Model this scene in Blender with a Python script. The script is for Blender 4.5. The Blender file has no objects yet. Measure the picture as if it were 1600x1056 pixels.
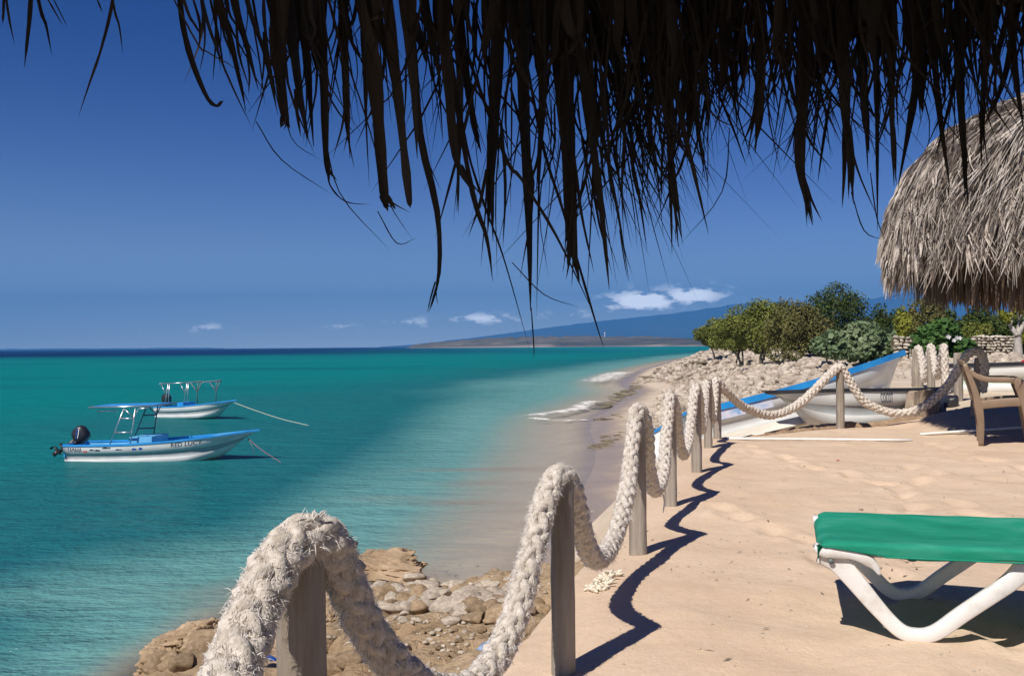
import bpy, math, random
import numpy as np
from mathutils import Vector, Matrix

random.seed(7)
RS = np.random.RandomState(11)
scene = bpy.context.scene
COL = scene.collection
R = math.radians

# ------------------------------------------------------------------ camera, sky, sun, exposure
FPX, EYE = 1500.0, 1.1
roll, pitch = R(0.465), math.atan(12.5 / 1500)
fwd = Vector((0, math.cos(pitch), math.sin(pitch)))
upv = Vector((0, -math.sin(pitch), math.cos(pitch)))
rgt = Vector((1, 0, 0))
rgt2 = rgt * math.cos(roll) - upv * math.sin(roll)
up2 = upv * math.cos(roll) + rgt * math.sin(roll)
cam_d = bpy.data.cameras.new('camera')
cam = bpy.data.objects.new('camera', cam_d)
COL.objects.link(cam)
cam_d.sensor_width = 36
cam_d.lens = 36 * FPX / 1600
cam_d.clip_start = 0.05
cam_d.clip_end = 60000
cam.matrix_world = Matrix(((rgt2.x, up2.x, -fwd.x, 0), (rgt2.y, up2.y, -fwd.y, 0), (rgt2.z, up2.z, -fwd.z, EYE), (0, 0, 0, 1)))
scene.camera = cam

SUN = Vector((-0.43, -0.55, 0.80)).normalized()
world = bpy.data.worlds.new('World')
scene.world = world
world.use_nodes = True
SKY_STRENGTH = 0.1


def nn(nt, kind, **kw):
    n = nt.nodes.new(kind)
    for k, v in kw.items():
        if k.startswith('i_'):
            n.inputs[k[2:].replace('_', ' ')].default_value = v
        elif k.startswith('n_'):
            n.inputs[int(k[2:])].default_value = v
        else:
            setattr(n, k, v)
    return n


def math_node(nt, op, a, b=None, c=None, clamp=False):
    n = nt.nodes.new('ShaderNodeMath')
    n.operation = op
    n.use_clamp = clamp
    for i, v in enumerate((a, b, c)):
        if v is None:
            continue
        if isinstance(v, (int, float)):
            n.inputs[i].default_value = v
        else:
            nt.links.new(v, n.inputs[i])
    return n.outputs[0]


def mixc(nt, fac, a, b, mode='MIX'):
    n = nt.nodes.new('ShaderNodeMix')
    n.data_type = 'RGBA'
    n.blend_type = mode
    n.clamp_factor = True
    for sock, v in ((n.inputs[0], fac), (n.inputs[6], a), (n.inputs[7], b)):
        if isinstance(v, (int, float)):
            sock.default_value = v
        elif isinstance(v, (tuple, list)):
            sock.default_value = tuple(v) + ((1,) if len(v) == 3 else ())
        else:
            nt.links.new(v, sock)
    return n.outputs[2]


def build_world():
    nt = world.node_tree
    nt.nodes.clear()
    L = nt.links.new
    out = nn(nt, 'ShaderNodeOutputWorld')
    bg = nn(nt, 'ShaderNodeBackground')
    bg.inputs['Strength'].default_value = SKY_STRENGTH
    sky = nn(nt, 'ShaderNodeTexSky', sky_type='NISHITA')
    sky.sun_disc = False
    sky.sun_elevation = math.asin(SUN.z)
    sky.sun_rotation = math.atan2(SUN.x, SUN.y)
    sky.altitude = 0
    sky.air_density = 1.0
    sky.dust_density = 0.1
    sky.ozone_density = 6.0
    # per-channel power and gain: a deeper and more saturated blue than the stock sky
    sc_ = nn(nt, 'ShaderNodeSeparateColor'); L(sky.outputs[0], sc_.inputs[0])
    cc_ = nn(nt, 'ShaderNodeCombineColor')
    for i, (g, k) in enumerate(((1.95, .4), (1.85, 2.9), (1.6, 6.2))):
        v = math_node(nt, 'MULTIPLY', math_node(nt, 'POWER', math_node(nt, 'MULTIPLY', sc_.outputs[i], .1), g), k)
        L(v, cc_.inputs[i])
    tc = nn(nt, 'ShaderNodeTexCoord')
    sep = nn(nt, 'ShaderNodeSeparateXYZ')
    L(tc.outputs['Generated'], sep.inputs[0])
    x, y, z = sep.outputs
    az = math_node(nt, 'ARCTAN2', x, y)
    # cumulus bank low over the mountains: windows in azimuth and elevation
    comb = nn(nt, 'ShaderNodeCombineXYZ')
    L(math_node(nt, 'MULTIPLY', az, 34.0), comb.inputs[0])
    L(math_node(nt, 'MULTIPLY', z, 80.0), comb.inputs[1])
    noi = nn(nt, 'ShaderNodeTexNoise', i_Scale=1.35, i_Detail=9.0, i_Roughness=0.60)
    L(comb.outputs[0], noi.inputs['Vector'])
    total = None
    for a0, e0, wa, we, amp in ((0.138, 0.0455, 0.036, 0.010, 1.15), (0.185, 0.0500, 0.032, 0.009, 0.95), (0.112, 0.0410, 0.02, 0.006, 0.6),
                                (-0.030, 0.0290, 0.040, 0.0055, 0.62), (-0.105, 0.0255, 0.03, 0.0045, 0.45),
                                (-0.31, 0.021, 0.02, 0.004, 0.42), (0.06, 0.033, 0.03, 0.004, 0.4), (0.52, 0.06, 0.05, 0.01, 0.5), (-0.7, 0.05, 0.06, 0.01, 0.7),
                                (-0.17, 0.023, 0.02, 0.004, 0.40)):
        da = math_node(nt, 'POWER', math_node(nt, 'ABSOLUTE', math_node(nt, 'DIVIDE', math_node(nt, 'SUBTRACT', az, a0), wa)), 2.0)
        de = math_node(nt, 'POWER', math_node(nt, 'ABSOLUTE', math_node(nt, 'DIVIDE', math_node(nt, 'SUBTRACT', z, e0), we)), 2.0)
        g = math_node(nt, 'MULTIPLY', math_node(nt, 'EXPONENT', math_node(nt, 'MULTIPLY', math_node(nt, 'ADD', da, de), -1.0)), amp)
        total = g if total is None else math_node(nt, 'MAXIMUM', total, g)
    m = math_node(nt, 'ADD', math_node(nt, 'MULTIPLY', noi.outputs[0], 3.6), total)
    m = math_node(nt, 'MULTIPLY', math_node(nt, 'SUBTRACT', m, 2.02), 2.4, clamp=True)
    m = math_node(nt, 'MULTIPLY', m, math_node(nt, 'MULTIPLY', total, 1.3, clamp=True))
    m = math_node(nt, 'MULTIPLY', m, 0.95)
    low = math_node(nt, 'EXPONENT', math_node(nt, 'MULTIPLY', math_node(nt, 'ABSOLUTE', z), -15.0))
    base = mixc(nt, math_node(nt, 'MULTIPLY', low, .85), cc_.outputs[0], (12.0, 13.0, 13.0))
    col = mixc(nt, m, base, (34, 34, 34))
    L(col, bg.inputs['Color'])
    L(bg.outputs[0], out.inputs[0])


build_world()
sl = bpy.data.lights.new('sun', 'SUN')
sl.energy = 4.9
sl.angle = R(0.55)
sl.color = (1.0, 0.945, 0.87)
sun = bpy.data.objects.new('sun', sl)
COL.objects.link(sun)
sun.rotation_euler = SUN.to_track_quat('Z', 'Y').to_euler()
vs = scene.view_settings
vs.view_transform = 'Standard'
vs.look = 'None'
vs.exposure = 0.19
vs.gamma = 1.0
vs.use_curve_mapping = False
scene.cycles.use_denoising = True
scene.cycles.max_bounces = 6
scene.cycles.diffuse_bounces = 3
scene.cycles.volume_bounces = 0
scene.cycles.transparent_max_bounces = 8
scene.cycles.caustics_reflective = False
scene.cycles.caustics_refractive = False
WATER = -2.5


def P(px, py, d):
    """point seen at photo pixel (px, py), d metres ahead of the lens"""
    v = fwd + rgt2 * ((px - 800) / FPX) + up2 * ((528 - py) / FPX)
    return np.array((v.x * d, v.y * d, EYE + v.z * d))


# ------------------------------------------------------------------ numeric noise and mesh helpers
def _hash(ix, iy, seed):
    n = (ix * 374761393 + iy * 668265263 + seed * 144665) & 0x7fffffff
    n = ((n ^ (n >> 13)) * 1274126177) & 0x7fffffff
    return ((n ^ (n >> 16)) & 0xffff) / 65535.0


def vnoise(x, y, seed=0):
    x = np.asarray(x, float); y = np.asarray(y, float)
    ix = np.floor(x).astype(np.int64); iy = np.floor(y).astype(np.int64)
    fx = x - ix; fy = y - iy
    fx = fx * fx * (3 - 2 * fx); fy = fy * fy * (3 - 2 * fy)
    a = _hash(ix, iy, seed); b = _hash(ix + 1, iy, seed); c = _hash(ix, iy + 1, seed); d = _hash(ix + 1, iy + 1, seed)
    return (a * (1 - fx) + b * fx) * (1 - fy) + (c * (1 - fx) + d * fx) * fy


def fbm(x, y, octv=4, seed=0):
    s = 0; a = .5; t = 0
    for i in range(octv):
        s = s + a * vnoise(x, y, seed + i * 17); t += a
        x = x * 2.03 + 5.1; y = y * 2.03 + 1.7; a *= .5
    return s / t


def sstep(a, b, x):
    t = np.clip((np.asarray(x, float) - a) / (b - a), 0, 1)
    return t * t * (3 - 2 * t)


def seg_dist(px, py, pts, closed=False):
    best = np.full(px.shape, 1e12)
    n = len(pts)
    for i in range(n if closed else n - 1):
        ax, ay = pts[i]; bx, by = pts[(i + 1) % n]
        dx, dy = bx - ax, by - ay
        t = np.clip(((px - ax) * dx + (py - ay) * dy) / (dx * dx + dy * dy), 0, 1)
        q = (px - ax - t * dx) ** 2 + (py - ay - t * dy) ** 2
        best = np.minimum(best, q)
    return np.sqrt(best)


def inside(px, py, pts):
    c = np.zeros(px.shape, bool)
    n = len(pts)
    for i in range(n):
        ax, ay = pts[i]; bx, by = pts[(i + 1) % n]
        if ay == by:
            continue
        cond = ((ay > py) != (by > py)) & (px < (bx - ax) * (py - ay) / (by - ay) + ax)
        c ^= cond
    return c


def mesh(name, V, F, mats=None, idx=None, smooth=True):
    me = bpy.data.meshes.new(name)
    V = np.asarray(V, dtype=np.float32)
    if isinstance(F, np.ndarray) and F.ndim == 2:
        nf, k = F.shape
        me.vertices.add(len(V)); me.vertices.foreach_set('co', V.ravel())
        me.loops.add(nf * k); me.loops.foreach_set('vertex_index', F.astype(np.int32).ravel())
        me.polygons.add(nf)
        me.polygons.foreach_set('loop_start', np.arange(0, nf * k, k, dtype=np.int32))
        me.polygons.foreach_set('loop_total', np.full(nf, k, dtype=np.int32))
        me.update(calc_edges=True)
    else:
        me.from_pydata([tuple(v) for v in V.tolist()], [], [tuple(int(i) for i in f) for f in F])
        me.update()
    if mats:
        for m in (mats if isinstance(mats, (list, tuple)) else [mats]):
            me.materials.append(m)
    if idx is not None:
        me.polygons.foreach_set('material_index', np.asarray(idx, dtype=np.int32))
    if smooth:
        me.polygons.foreach_set('use_smooth', np.ones(len(me.polygons), dtype=bool))
    return me


def link(name, me, parent=None, world_coords=True, loc=None):
    o = bpy.data.objects.new(name, me)
    COL.objects.link(o)
    if parent is not None:
        o.parent = parent
        if world_coords:
            o.location = -origin_of(parent)
    if loc is not None:
        o.location = loc
    return o


def origin_of(o):
    v = Vector((0, 0, 0))
    while o is not None:
        v = v + o.location
        o = o.parent
    return v


def tag(o, label=None, cat=None, group=None, kind=None):
    if label: o['label'] = label
    if cat: o['category'] = cat
    if group: o['group'] = group
    if kind: o['kind'] = kind
    return o


def thing(name, label, cat, loc=(0, 0, 0), rot=(0, 0, 0), group=None):
    o = bpy.data.objects.new(name, None)
    COL.objects.link(o)
    o.empty_display_size = .1
    o.location = loc
    o.rotation_euler = rot
    return tag(o, label, cat, group)


class MB:
    def __init__(s):
        s.V = []; s.F = []; s.M = []; s.n = 0

    def add(s, V, F, m=0):
        V = np.asarray(V, float)
        s.V.append(V)
        for f in F:
            s.F.append(tuple(int(i) + s.n for i in f)); s.M.append(m)
        s.n += len(V)

    def box(s, c, size, rot=None, m=0, bev=0.0):
        h = np.array(size) / 2
        V = np.array([(x, y, z) for x in (-1, 1) for y in (-1, 1) for z in (-1, 1)], float) * h
        if rot is not None:
            V = V @ np.array(rot.to_3x3()).T if isinstance(rot, Matrix) else V @ np.array(rot).T
        V = V + np.array(c)
        s.add(V, [(0, 1, 3, 2), (4, 6, 7, 5), (0, 4, 5, 1), (2, 3, 7, 6), (0, 2, 6, 4), (1, 5, 7, 3)], m)

    def tube(s, path, r, n=8, m=0, caps=True, flat=1.0, twist=None):
        V, F = tube(path, r, n, caps, flat)
        s.add(V, F, m)

    def mesh(s, name, mats, smooth=True):
        return mesh(name, np.vstack(s.V), s.F, mats, s.M, smooth)


def frames(path):
    path = np.asarray(path, float)
    T = np.gradient(path, axis=0)
    T /= np.linalg.norm(T, axis=1)[:, None] + 1e-12
    a = np.array((0, 0, 1.0)) if abs(T[0][2]) < .9 else np.array((1.0, 0, 0))
    N = np.zeros_like(path)
    v = a - T[0] * a.dot(T[0]); v /= np.linalg.norm(v)
    N[0] = v
    for i in range(1, len(path)):
        v = N[i - 1] - T[i] * N[i - 1].dot(T[i])
        N[i] = v / (np.linalg.norm(v) + 1e-12)
    B = np.cross(T, N)
    return T, N, B


def tube(path, r, n=8, caps=True, flat=1.0, rough=None):
    path = np.asarray(path, float)
    k = len(path)
    r = np.broadcast_to(np.asarray(r, float), (k,)) if np.ndim(r) <= 1 else r
    T, N, B = frames(path)
    th = np.arange(n) * 2 * math.pi / n
    rr = r[:, None] * np.ones((1, n))
    if rough is not None:
        rr = rr * rough
    V = path[:, None, :] + rr[..., None] * (np.cos(th)[None, :, None] * N[:, None, :] + flat * np.sin(th)[None, :, None] * B[:, None, :])
    V = V.reshape(-1, 3)
    F = []
    for i in range(k - 1):
        for j in range(n):
            j2 = (j + 1) % n
            F.append((i * n + j, i * n + j2, (i + 1) * n + j2, (i + 1) * n + j))
    if caps:
        F.append(tuple(range(n - 1, -1, -1)))
        F.append(tuple((k - 1) * n + j for j in range(n)))
    return V, F


def catmull(pts, ds=None, n=8):
    p = np.asarray(pts, float)
    p = np.vstack((2 * p[0] - p[1], p, 2 * p[-1] - p[-2]))
    out = []
    for i in range(1, len(p) - 2):
        t = np.linspace(0, 1, n, endpoint=False)[:, None]
        a, b, c, d = p[i - 1], p[i], p[i + 1], p[i + 2]
        out.append(.5 * ((2 * b) + (-a + c) * t + (2 * a - 5 * b + 4 * c - d) * t ** 2 + (-a + 3 * b - 3 * c + d) * t ** 3))
    out.append(p[-2][None])
    q = np.vstack(out)
    if ds:
        L = np.concatenate(([0], np.cumsum(np.linalg.norm(np.diff(q, axis=0), axis=1))))
        s = np.arange(0, L[-1], ds)
        q = np.stack([np.interp(s, L, q[:, k]) for k in range(3)], 1)
    return q


def ico(sub=1):
    t = (1 + 5 ** .5) / 2
    V = [(-1, t, 0), (1, t, 0), (-1, -t, 0), (1, -t, 0), (0, -1, t), (0, 1, t), (0, -1, -t), (0, 1, -t), (t, 0, -1), (t, 0, 1), (-t, 0, -1), (-t, 0, 1)]
    V = [np.array(v) / np.linalg.norm(v) for v in V]
    F = [(0, 11, 5), (0, 5, 1), (0, 1, 7), (0, 7, 10), (0, 10, 11), (1, 5, 9), (5, 11, 4), (11, 10, 2), (10, 7, 6), (7, 1, 8), (3, 9, 4), (3, 4, 2), (3, 2, 6), (3, 6, 8), (3, 8, 9), (4, 9, 5), (2, 4, 11), (6, 2, 10), (8, 6, 7), (9, 8, 1)]
    for _ in range(sub):
        cache = {}; F2 = []

        def mid(a, b):
            k = (min(a, b), max(a, b))
            if k not in cache:
                v = V[a] + V[b]; V.append(v / np.linalg.norm(v)); cache[k] = len(V) - 1
            return cache[k]
        for a, b, c in F:
            x, y, z = mid(a, b), mid(b, c), mid(c, a)
            F2 += [(a, x, z), (b, y, x), (c, z, y), (x, y, z)]
        F = F2
    return np.array(V), np.array(F)


ICO0, ICO1, ICO2, ICO3, ICO4, ICO5 = [ico(i) for i in range(6)]


def rock_shape(base, seed, rough=.25, cuts=5):
    """angular stone: a sphere with planes cut off and a little noise"""
    rs = np.random.RandomState(seed)
    V, F = base
    V = V.copy()
    for _ in range(cuts):
        n = rs.normal(size=3); n /= np.linalg.norm(n)
        d = rs.uniform(.45, .8)
        k = V @ n - d
        V = V - np.outer(np.clip(k, 0, None) * .92, n)
    ph = rs.uniform(0, 50)
    nz = fbm(V[:, 0] * 2.2 + ph, V[:, 1] * 2.2 + V[:, 2] * 1.7 + ph, 4, seed) - .5
    V = V * (1 + rough * nz)[:, None]
    return V, F


# ------------------------------------------------------------------ materials
MATS = {}


def mat(name, c1, c2=None, scale=8.0, rough=.8, bump=.2, bscale=None, detail=6.0, spec=.3, metal=0.0, stretch=None, c3=None, objvar=0.0, coords='Object',
        bdist=.01, trans=0.0):
    m = bpy.data.materials.new(name)
    m.use_nodes = True
    nt = m.node_tree
    nt.nodes.clear()
    L = nt.links.new
    out = nn(nt, 'ShaderNodeOutputMaterial')
    bs = nn(nt, 'ShaderNodeBsdfPrincipled')
    bs.inputs['Roughness'].default_value = rough
    bs.inputs['Specular IOR Level'].default_value = spec
    bs.inputs['Metallic'].default_value = metal
    tc = nn(nt, 'ShaderNodeTexCoord')
    mp = nn(nt, 'ShaderNodeMapping')
    if stretch:
        mp.inputs['Scale'].default_value = stretch
    L(tc.outputs[coords], mp.inputs[0])
    no = nn(nt, 'ShaderNodeTexNoise', i_Scale=scale, i_Detail=detail, i_Roughness=.6)
    L(mp.outputs[0], no.inputs['Vector'])
    rp = nn(nt, 'ShaderNodeValToRGB')
    e = rp.color_ramp.elements
    c2 = c2 or c1
    e[0].position = .33; e[0].color = tuple(c1) + (1,)
    e[1].position = .68; e[1].color = tuple(c2) + (1,)
    if c3:
        x = rp.color_ramp.elements.new(.5); x.color = tuple(c3) + (1,)
    L(no.outputs[0], rp.inputs[0])
    col = rp.outputs[0]
    if objvar:
        oi = nn(nt, 'ShaderNodeObjectInfo')
        v = math_node(nt, 'ADD', math_node(nt, 'MULTIPLY', oi.outputs['Random'], objvar), 1 - objvar / 2)
        hs = nn(nt, 'ShaderNodeHueSaturation')
        L(v, hs.inputs['Value']); L(col, hs.inputs['Color'])
        col = hs.outputs[0]
    L(col, bs.inputs['Base Color'])
    if bump:
        n2 = nn(nt, 'ShaderNodeTexNoise', i_Scale=bscale or scale * 4, i_Detail=6.0, i_Roughness=.65)
        L(mp.outputs[0], n2.inputs['Vector'])
        bp = nn(nt, 'ShaderNodeBump', i_Strength=bump, i_Distance=bdist)
        L(n2.outputs[0], bp.inputs['Height'])
        L(bp.outputs[0], bs.inputs['Normal'])
    sh = bs.outputs[0]
    if trans:
        tr = nn(nt, 'ShaderNodeBsdfTranslucent')
        L(col, tr.inputs['Color'])
        mx = nn(nt, 'ShaderNodeMixShader')
        mx.inputs[0].default_value = trans
        L(sh, mx.inputs[1]); L(tr.outputs[0], mx.inputs[2])
        sh = mx.outputs[0]
    L(sh, out.inputs[0])
    MATS[name] = m
    m['bsdf'] = bs.name
    return m


M_WOOD = mat('weathered_post_wood', (.20, .16, .12), (.42, .37, .31), scale=14, rough=.9, bump=.7, stretch=(1, 1, .12), bscale=30, bdist=.012)
M_ROPE = mat('frayed_rope', (.46, .395, .32), (.77, .70, .62), scale=46, rough=.95, bump=.8, bscale=140, bdist=.008, spec=.1)
M_FIBRE = mat('rope_fibre', (.72, .67, .62), (.85, .80, .75), scale=20, rough=.95, bump=0, spec=.1, trans=.25)
M_WHITEP = mat('white_plastic', (.52, .46, .39), (.80, .77, .73), scale=5, rough=.5, bump=.12, bscale=60, spec=.4, c3=(.78, .76, .72))
M_GREEN = mat('green_sling', (.008, .205, .120), (.045, .30, .20), scale=7, rough=.8, bump=.6, bscale=300, bdist=.003, spec=.2, c3=(.014, .255, .155), detail=10, stretch=(.5, 1, 2))
M_CHAIR = mat('tan_plastic_shade_toned', (.19, .13, .085), (.25, .175, .115), scale=5, rough=.5, bump=.05, spec=.4)  # tan darkened in the base colour to stand for parasol shade
M_HULL = mat('white_gelcoat', (.62, .62, .59), (.80, .80, .77), scale=3, rough=.35, bump=.05, spec=.5, stretch=(.4, 1, 2))
M_HULLG = mat('grey_hull_tone', (.34, .36, .36), (.44, .46, .46), scale=3, rough=.4, bump=.05, spec=.5)  # grey tone, mainly for the recessed band below the top strake
M_BLUE = mat('blue_gunwale_paint', (.02, .24, .62), (.04, .34, .75), scale=3, rough=.4, bump=.08, spec=.5)
M_PALEBLUE = mat('pale_blue_paint', (.13, .45, .72), (.2, .55, .8), scale=3, rough=.45, bump=.05, spec=.5)
M_DKBLUE = mat('dark_blue_paint', (.01, .06, .30), (.02, .10, .42), scale=3, rough=.4, bump=.05, spec=.5)
M_BLACK = mat('black_rubber', (.012, .012, .014), (.03, .03, .035), scale=5, rough=.4, bump=.05, spec=.5)
M_STEEL = mat('steel_tube', (.55, .56, .56), (.68, .69, .69), scale=5, rough=.3, bump=0, metal=.85, spec=.5)
M_GREYT = mat('grey_tube', (.12, .15, .15), (.2, .23, .23), scale=5, rough=.4, bump=0)
M_LETTER = mat('dark_lettering', (.02, .025, .05), (.04, .045, .08), scale=4, rough=.5, bump=0)
M_RED = mat('red_cloth', (.55, .03, .03), (.7, .06, .05), scale=6, rough=.8, bump=.2)
M_REDSPOT = mat('red_plastic', (.5, .04, .03), (.6, .06, .04), scale=6, rough=.5, bump=0)
M_STONE = mat('pale_rubble_stone', (.33, .265, .20), (.60, .52, .42), scale=5, rough=.95, bump=.6, bscale=22, objvar=.35, spec=.15, bdist=.02)
M_STONEM = mat('pale_rubble_stone_mass', (.28, .22, .16), (.62, .54, .44), scale=1.3, rough=.95, bump=.6, bscale=22, spec=.15, bdist=.02, detail=8)
M_DARKROCK = mat('dark_shore_rock', (.13, .105, .065), (.30, .25, .17), scale=4, rough=.95, bump=.7, bscale=18, objvar=.5, spec=.2, bdist=.03)
M_TANROCK = mat('tan_shore_rock', (.27, .185, .105), (.50, .37, .24), scale=3.0, rough=.95, bump=.8, bscale=16, objvar=.35, spec=.15, bdist=.03)
M_WALLST = mat('stone_wall_stone', (.46, .40, .32), (.66, .60, .51), scale=4, rough=.95, bump=.5, bscale=20, objvar=.3, spec=.15, bdist=.02)
M_BARK = mat('tree_bark', (.10, .085, .07), (.22, .19, .16), scale=10, rough=.95, bump=.6, stretch=(1, 1, .25))
M_BARKP = mat('pale_bark', (.30, .27, .23), (.48, .44, .39), scale=10, rough=.9, bump=.4, stretch=(1, 1, .4))
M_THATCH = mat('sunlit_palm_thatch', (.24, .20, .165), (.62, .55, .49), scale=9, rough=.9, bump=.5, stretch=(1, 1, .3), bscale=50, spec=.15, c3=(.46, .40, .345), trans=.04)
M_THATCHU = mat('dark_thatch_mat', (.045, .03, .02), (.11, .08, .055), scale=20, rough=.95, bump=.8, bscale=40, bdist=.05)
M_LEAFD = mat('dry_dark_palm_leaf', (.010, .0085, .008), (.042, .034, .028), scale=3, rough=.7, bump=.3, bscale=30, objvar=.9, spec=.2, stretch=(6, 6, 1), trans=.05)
M_FRINGE = mat('inner_thatch_painted_shade', (.07, .045, .028), (.19, .13, .085), scale=9, rough=.95, bump=.3, stretch=(1, 1, .3))  # darker than the outer thatch: shade under the overhang painted in
M_LOG = mat('driftwood', (.26, .17, .105), (.48, .34, .22), scale=5, rough=.95, bump=.8, bscale=18, bdist=.03)
M_PLANK = mat('white_plank', (.60, .54, .44), (.76, .71, .60), scale=5, rough=.8, bump=.2, stretch=(.2, 1, 1))
M_STRIP = mat('white_strip', (.70, .68, .62), (.82, .80, .76), scale=8, rough=.6, bump=.1)
M_CORAL = mat('bleached_coral', (.66, .55, .40), (.80, .73, .60), scale=14, rough=.9, bump=.6, bscale=60)
M_STUMP = mat('fibrous_stump', (.22, .165, .115), (.46, .37, .28), scale=10, rough=.95, bump=.9, stretch=(1, 1, .2), bdist=.03)
M_PIPE = mat('grey_pipe', (.20, .20, .20), (.30, .30, .30), scale=5, rough=.5, bump=.1)
M_LINE = mat('pale_mooring_line', (.42, .46, .36), (.5, .54, .42), scale=30, rough=.9, bump=.2)
M_REDLINE = mat('red_mooring_line', (.30, .10, .14), (.40, .16, .18), scale=30, rough=.9, bump=.2)
M_FOIL = mat('blue_plastic_film', (.05, .16, .42), (.55, .65, .78), scale=9, rough=.25, bump=.6, bscale=14, spec=.6)
M_SANDAL = mat('blue_rubber', (.01, .06, .30), (.02, .09, .38), scale=5, rough=.5, bump=.05)
M_MINT = mat('pale_green_paint', (.48, .58, .5), (.58, .66, .58), scale=3, rough=.45, bump=.05)


def foliage_mat(name, a, b, c, trans=.25):
    return mat(name, a, b, scale=1.1, rough=.65, bump=0, c3=c, spec=.25, detail=10, trans=trans, coords='Object')


M_F_OLIVE = foliage_mat('olive_leaf', (.13, .155, .03), (.27, .29, .07), (.19, .215, .045))
M_F_BROWN = foliage_mat('brownish_leaf', (.12, .12, .04), (.25, .23, .08), (.175, .17, .055))
M_F_DARK = foliage_mat('dark_green_leaf', (.035, .06, .014), (.11, .15, .035), (.065, .095, .022))
M_F_GRAPE = foliage_mat('grey_green_leaf', (.09, .15, .065), (.26, .32, .18), (.15, .21, .10), .2)
M_F_BRIGHT = foliage_mat('bright_green_leaf', (.04, .10, .02), (.14, .22, .06), (.07, .15, .035))
M_F_YELLOW = foliage_mat('yellow_green_leaf', (.15, .17, .02), (.32, .32, .05), (.22, .24, .03))
M_F_FAR = foliage_mat('far_scrub', (.05, .05, .03), (.13, .115, .07), (.08, .08, .04))
M_PETAL = mat('white_petal', (.75, .74, .7), (.82, .81, .78), scale=4, rough=.7, bump=0)

# ------------------------------------------------------------------ terrain
SHORE = [(-9, -60), (-6.2, -6), (-5.2, 0), (-4.6, 6), (-4.2, 9), (-3.95, 11), (-3.5, 12.6), (-2.6, 13.6), (-1.4, 14.4), (-.5, 13.9), (.1, 13.4), (.45, 15.5), (.85, 18.5), (1.5, 22),
         (2.3, 28), (3.0, 34), (3.2, 40), (3.9, 47), (6.2, 58), (9.6, 74), (10.2, 90), (13.5, 112), (20, 145), (34, 205), (60, 300), (110, 470), (260, 900), (420, 1500), (430, 2000),
         (300, 2300), (0, 2420), (-200, 2470), (-262, 2520)]
LANDPOLY = SHORE + [(-262, 2640), (-60, 2900), (3000, 6000), (9000, 9000), (9000, -60)]
EDGE = [(-1.9, -8), (-1.75, -3), (-1.3, 0), (-.78, 1.5), (-.10, 3.1), (.30, 4.7), (.78, 6.5), (1.28, 8.3), (1.75, 10.1), (2.12, 11.35), (3.1, 12.0), (4.3, 12.75), (5.6, 13.3), (6.6, 13.9), (8.2, 14.8), (14, 18), (30, 21)]
TERR = EDGE + [(40, -8)]
PAD = [(2.3, 12.0), (4.3, 13), (6, 14), (14, 17.5), (16, 26), (9.2, 24), (6.0, 19.5), (2.3, 15.6)]


_fr = random.Random(4)
FOOT = []
for x0_, y0_, x1_, y1_, n_f in ((2.0, 3.3, 1.3, 6.5, 9), (1.6, 4.2, 3.6, 8.5, 11), (3.2, 5.2, 2.4, 10.2, 12), (4.2, 6.4, 4.6, 10.5, 9)):
    for i_ in range(n_f):
        t_ = i_ / (n_f - 1)
        FOOT.append((x0_ + (x1_ - x0_) * t_ + _fr.uniform(-.12, .12), y0_ + (y1_ - y0_) * t_ + _fr.uniform(-.1, .1), math.atan2(y1_ - y0_, x1_ - x0_) + _fr.uniform(-.4, .4)))


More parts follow.
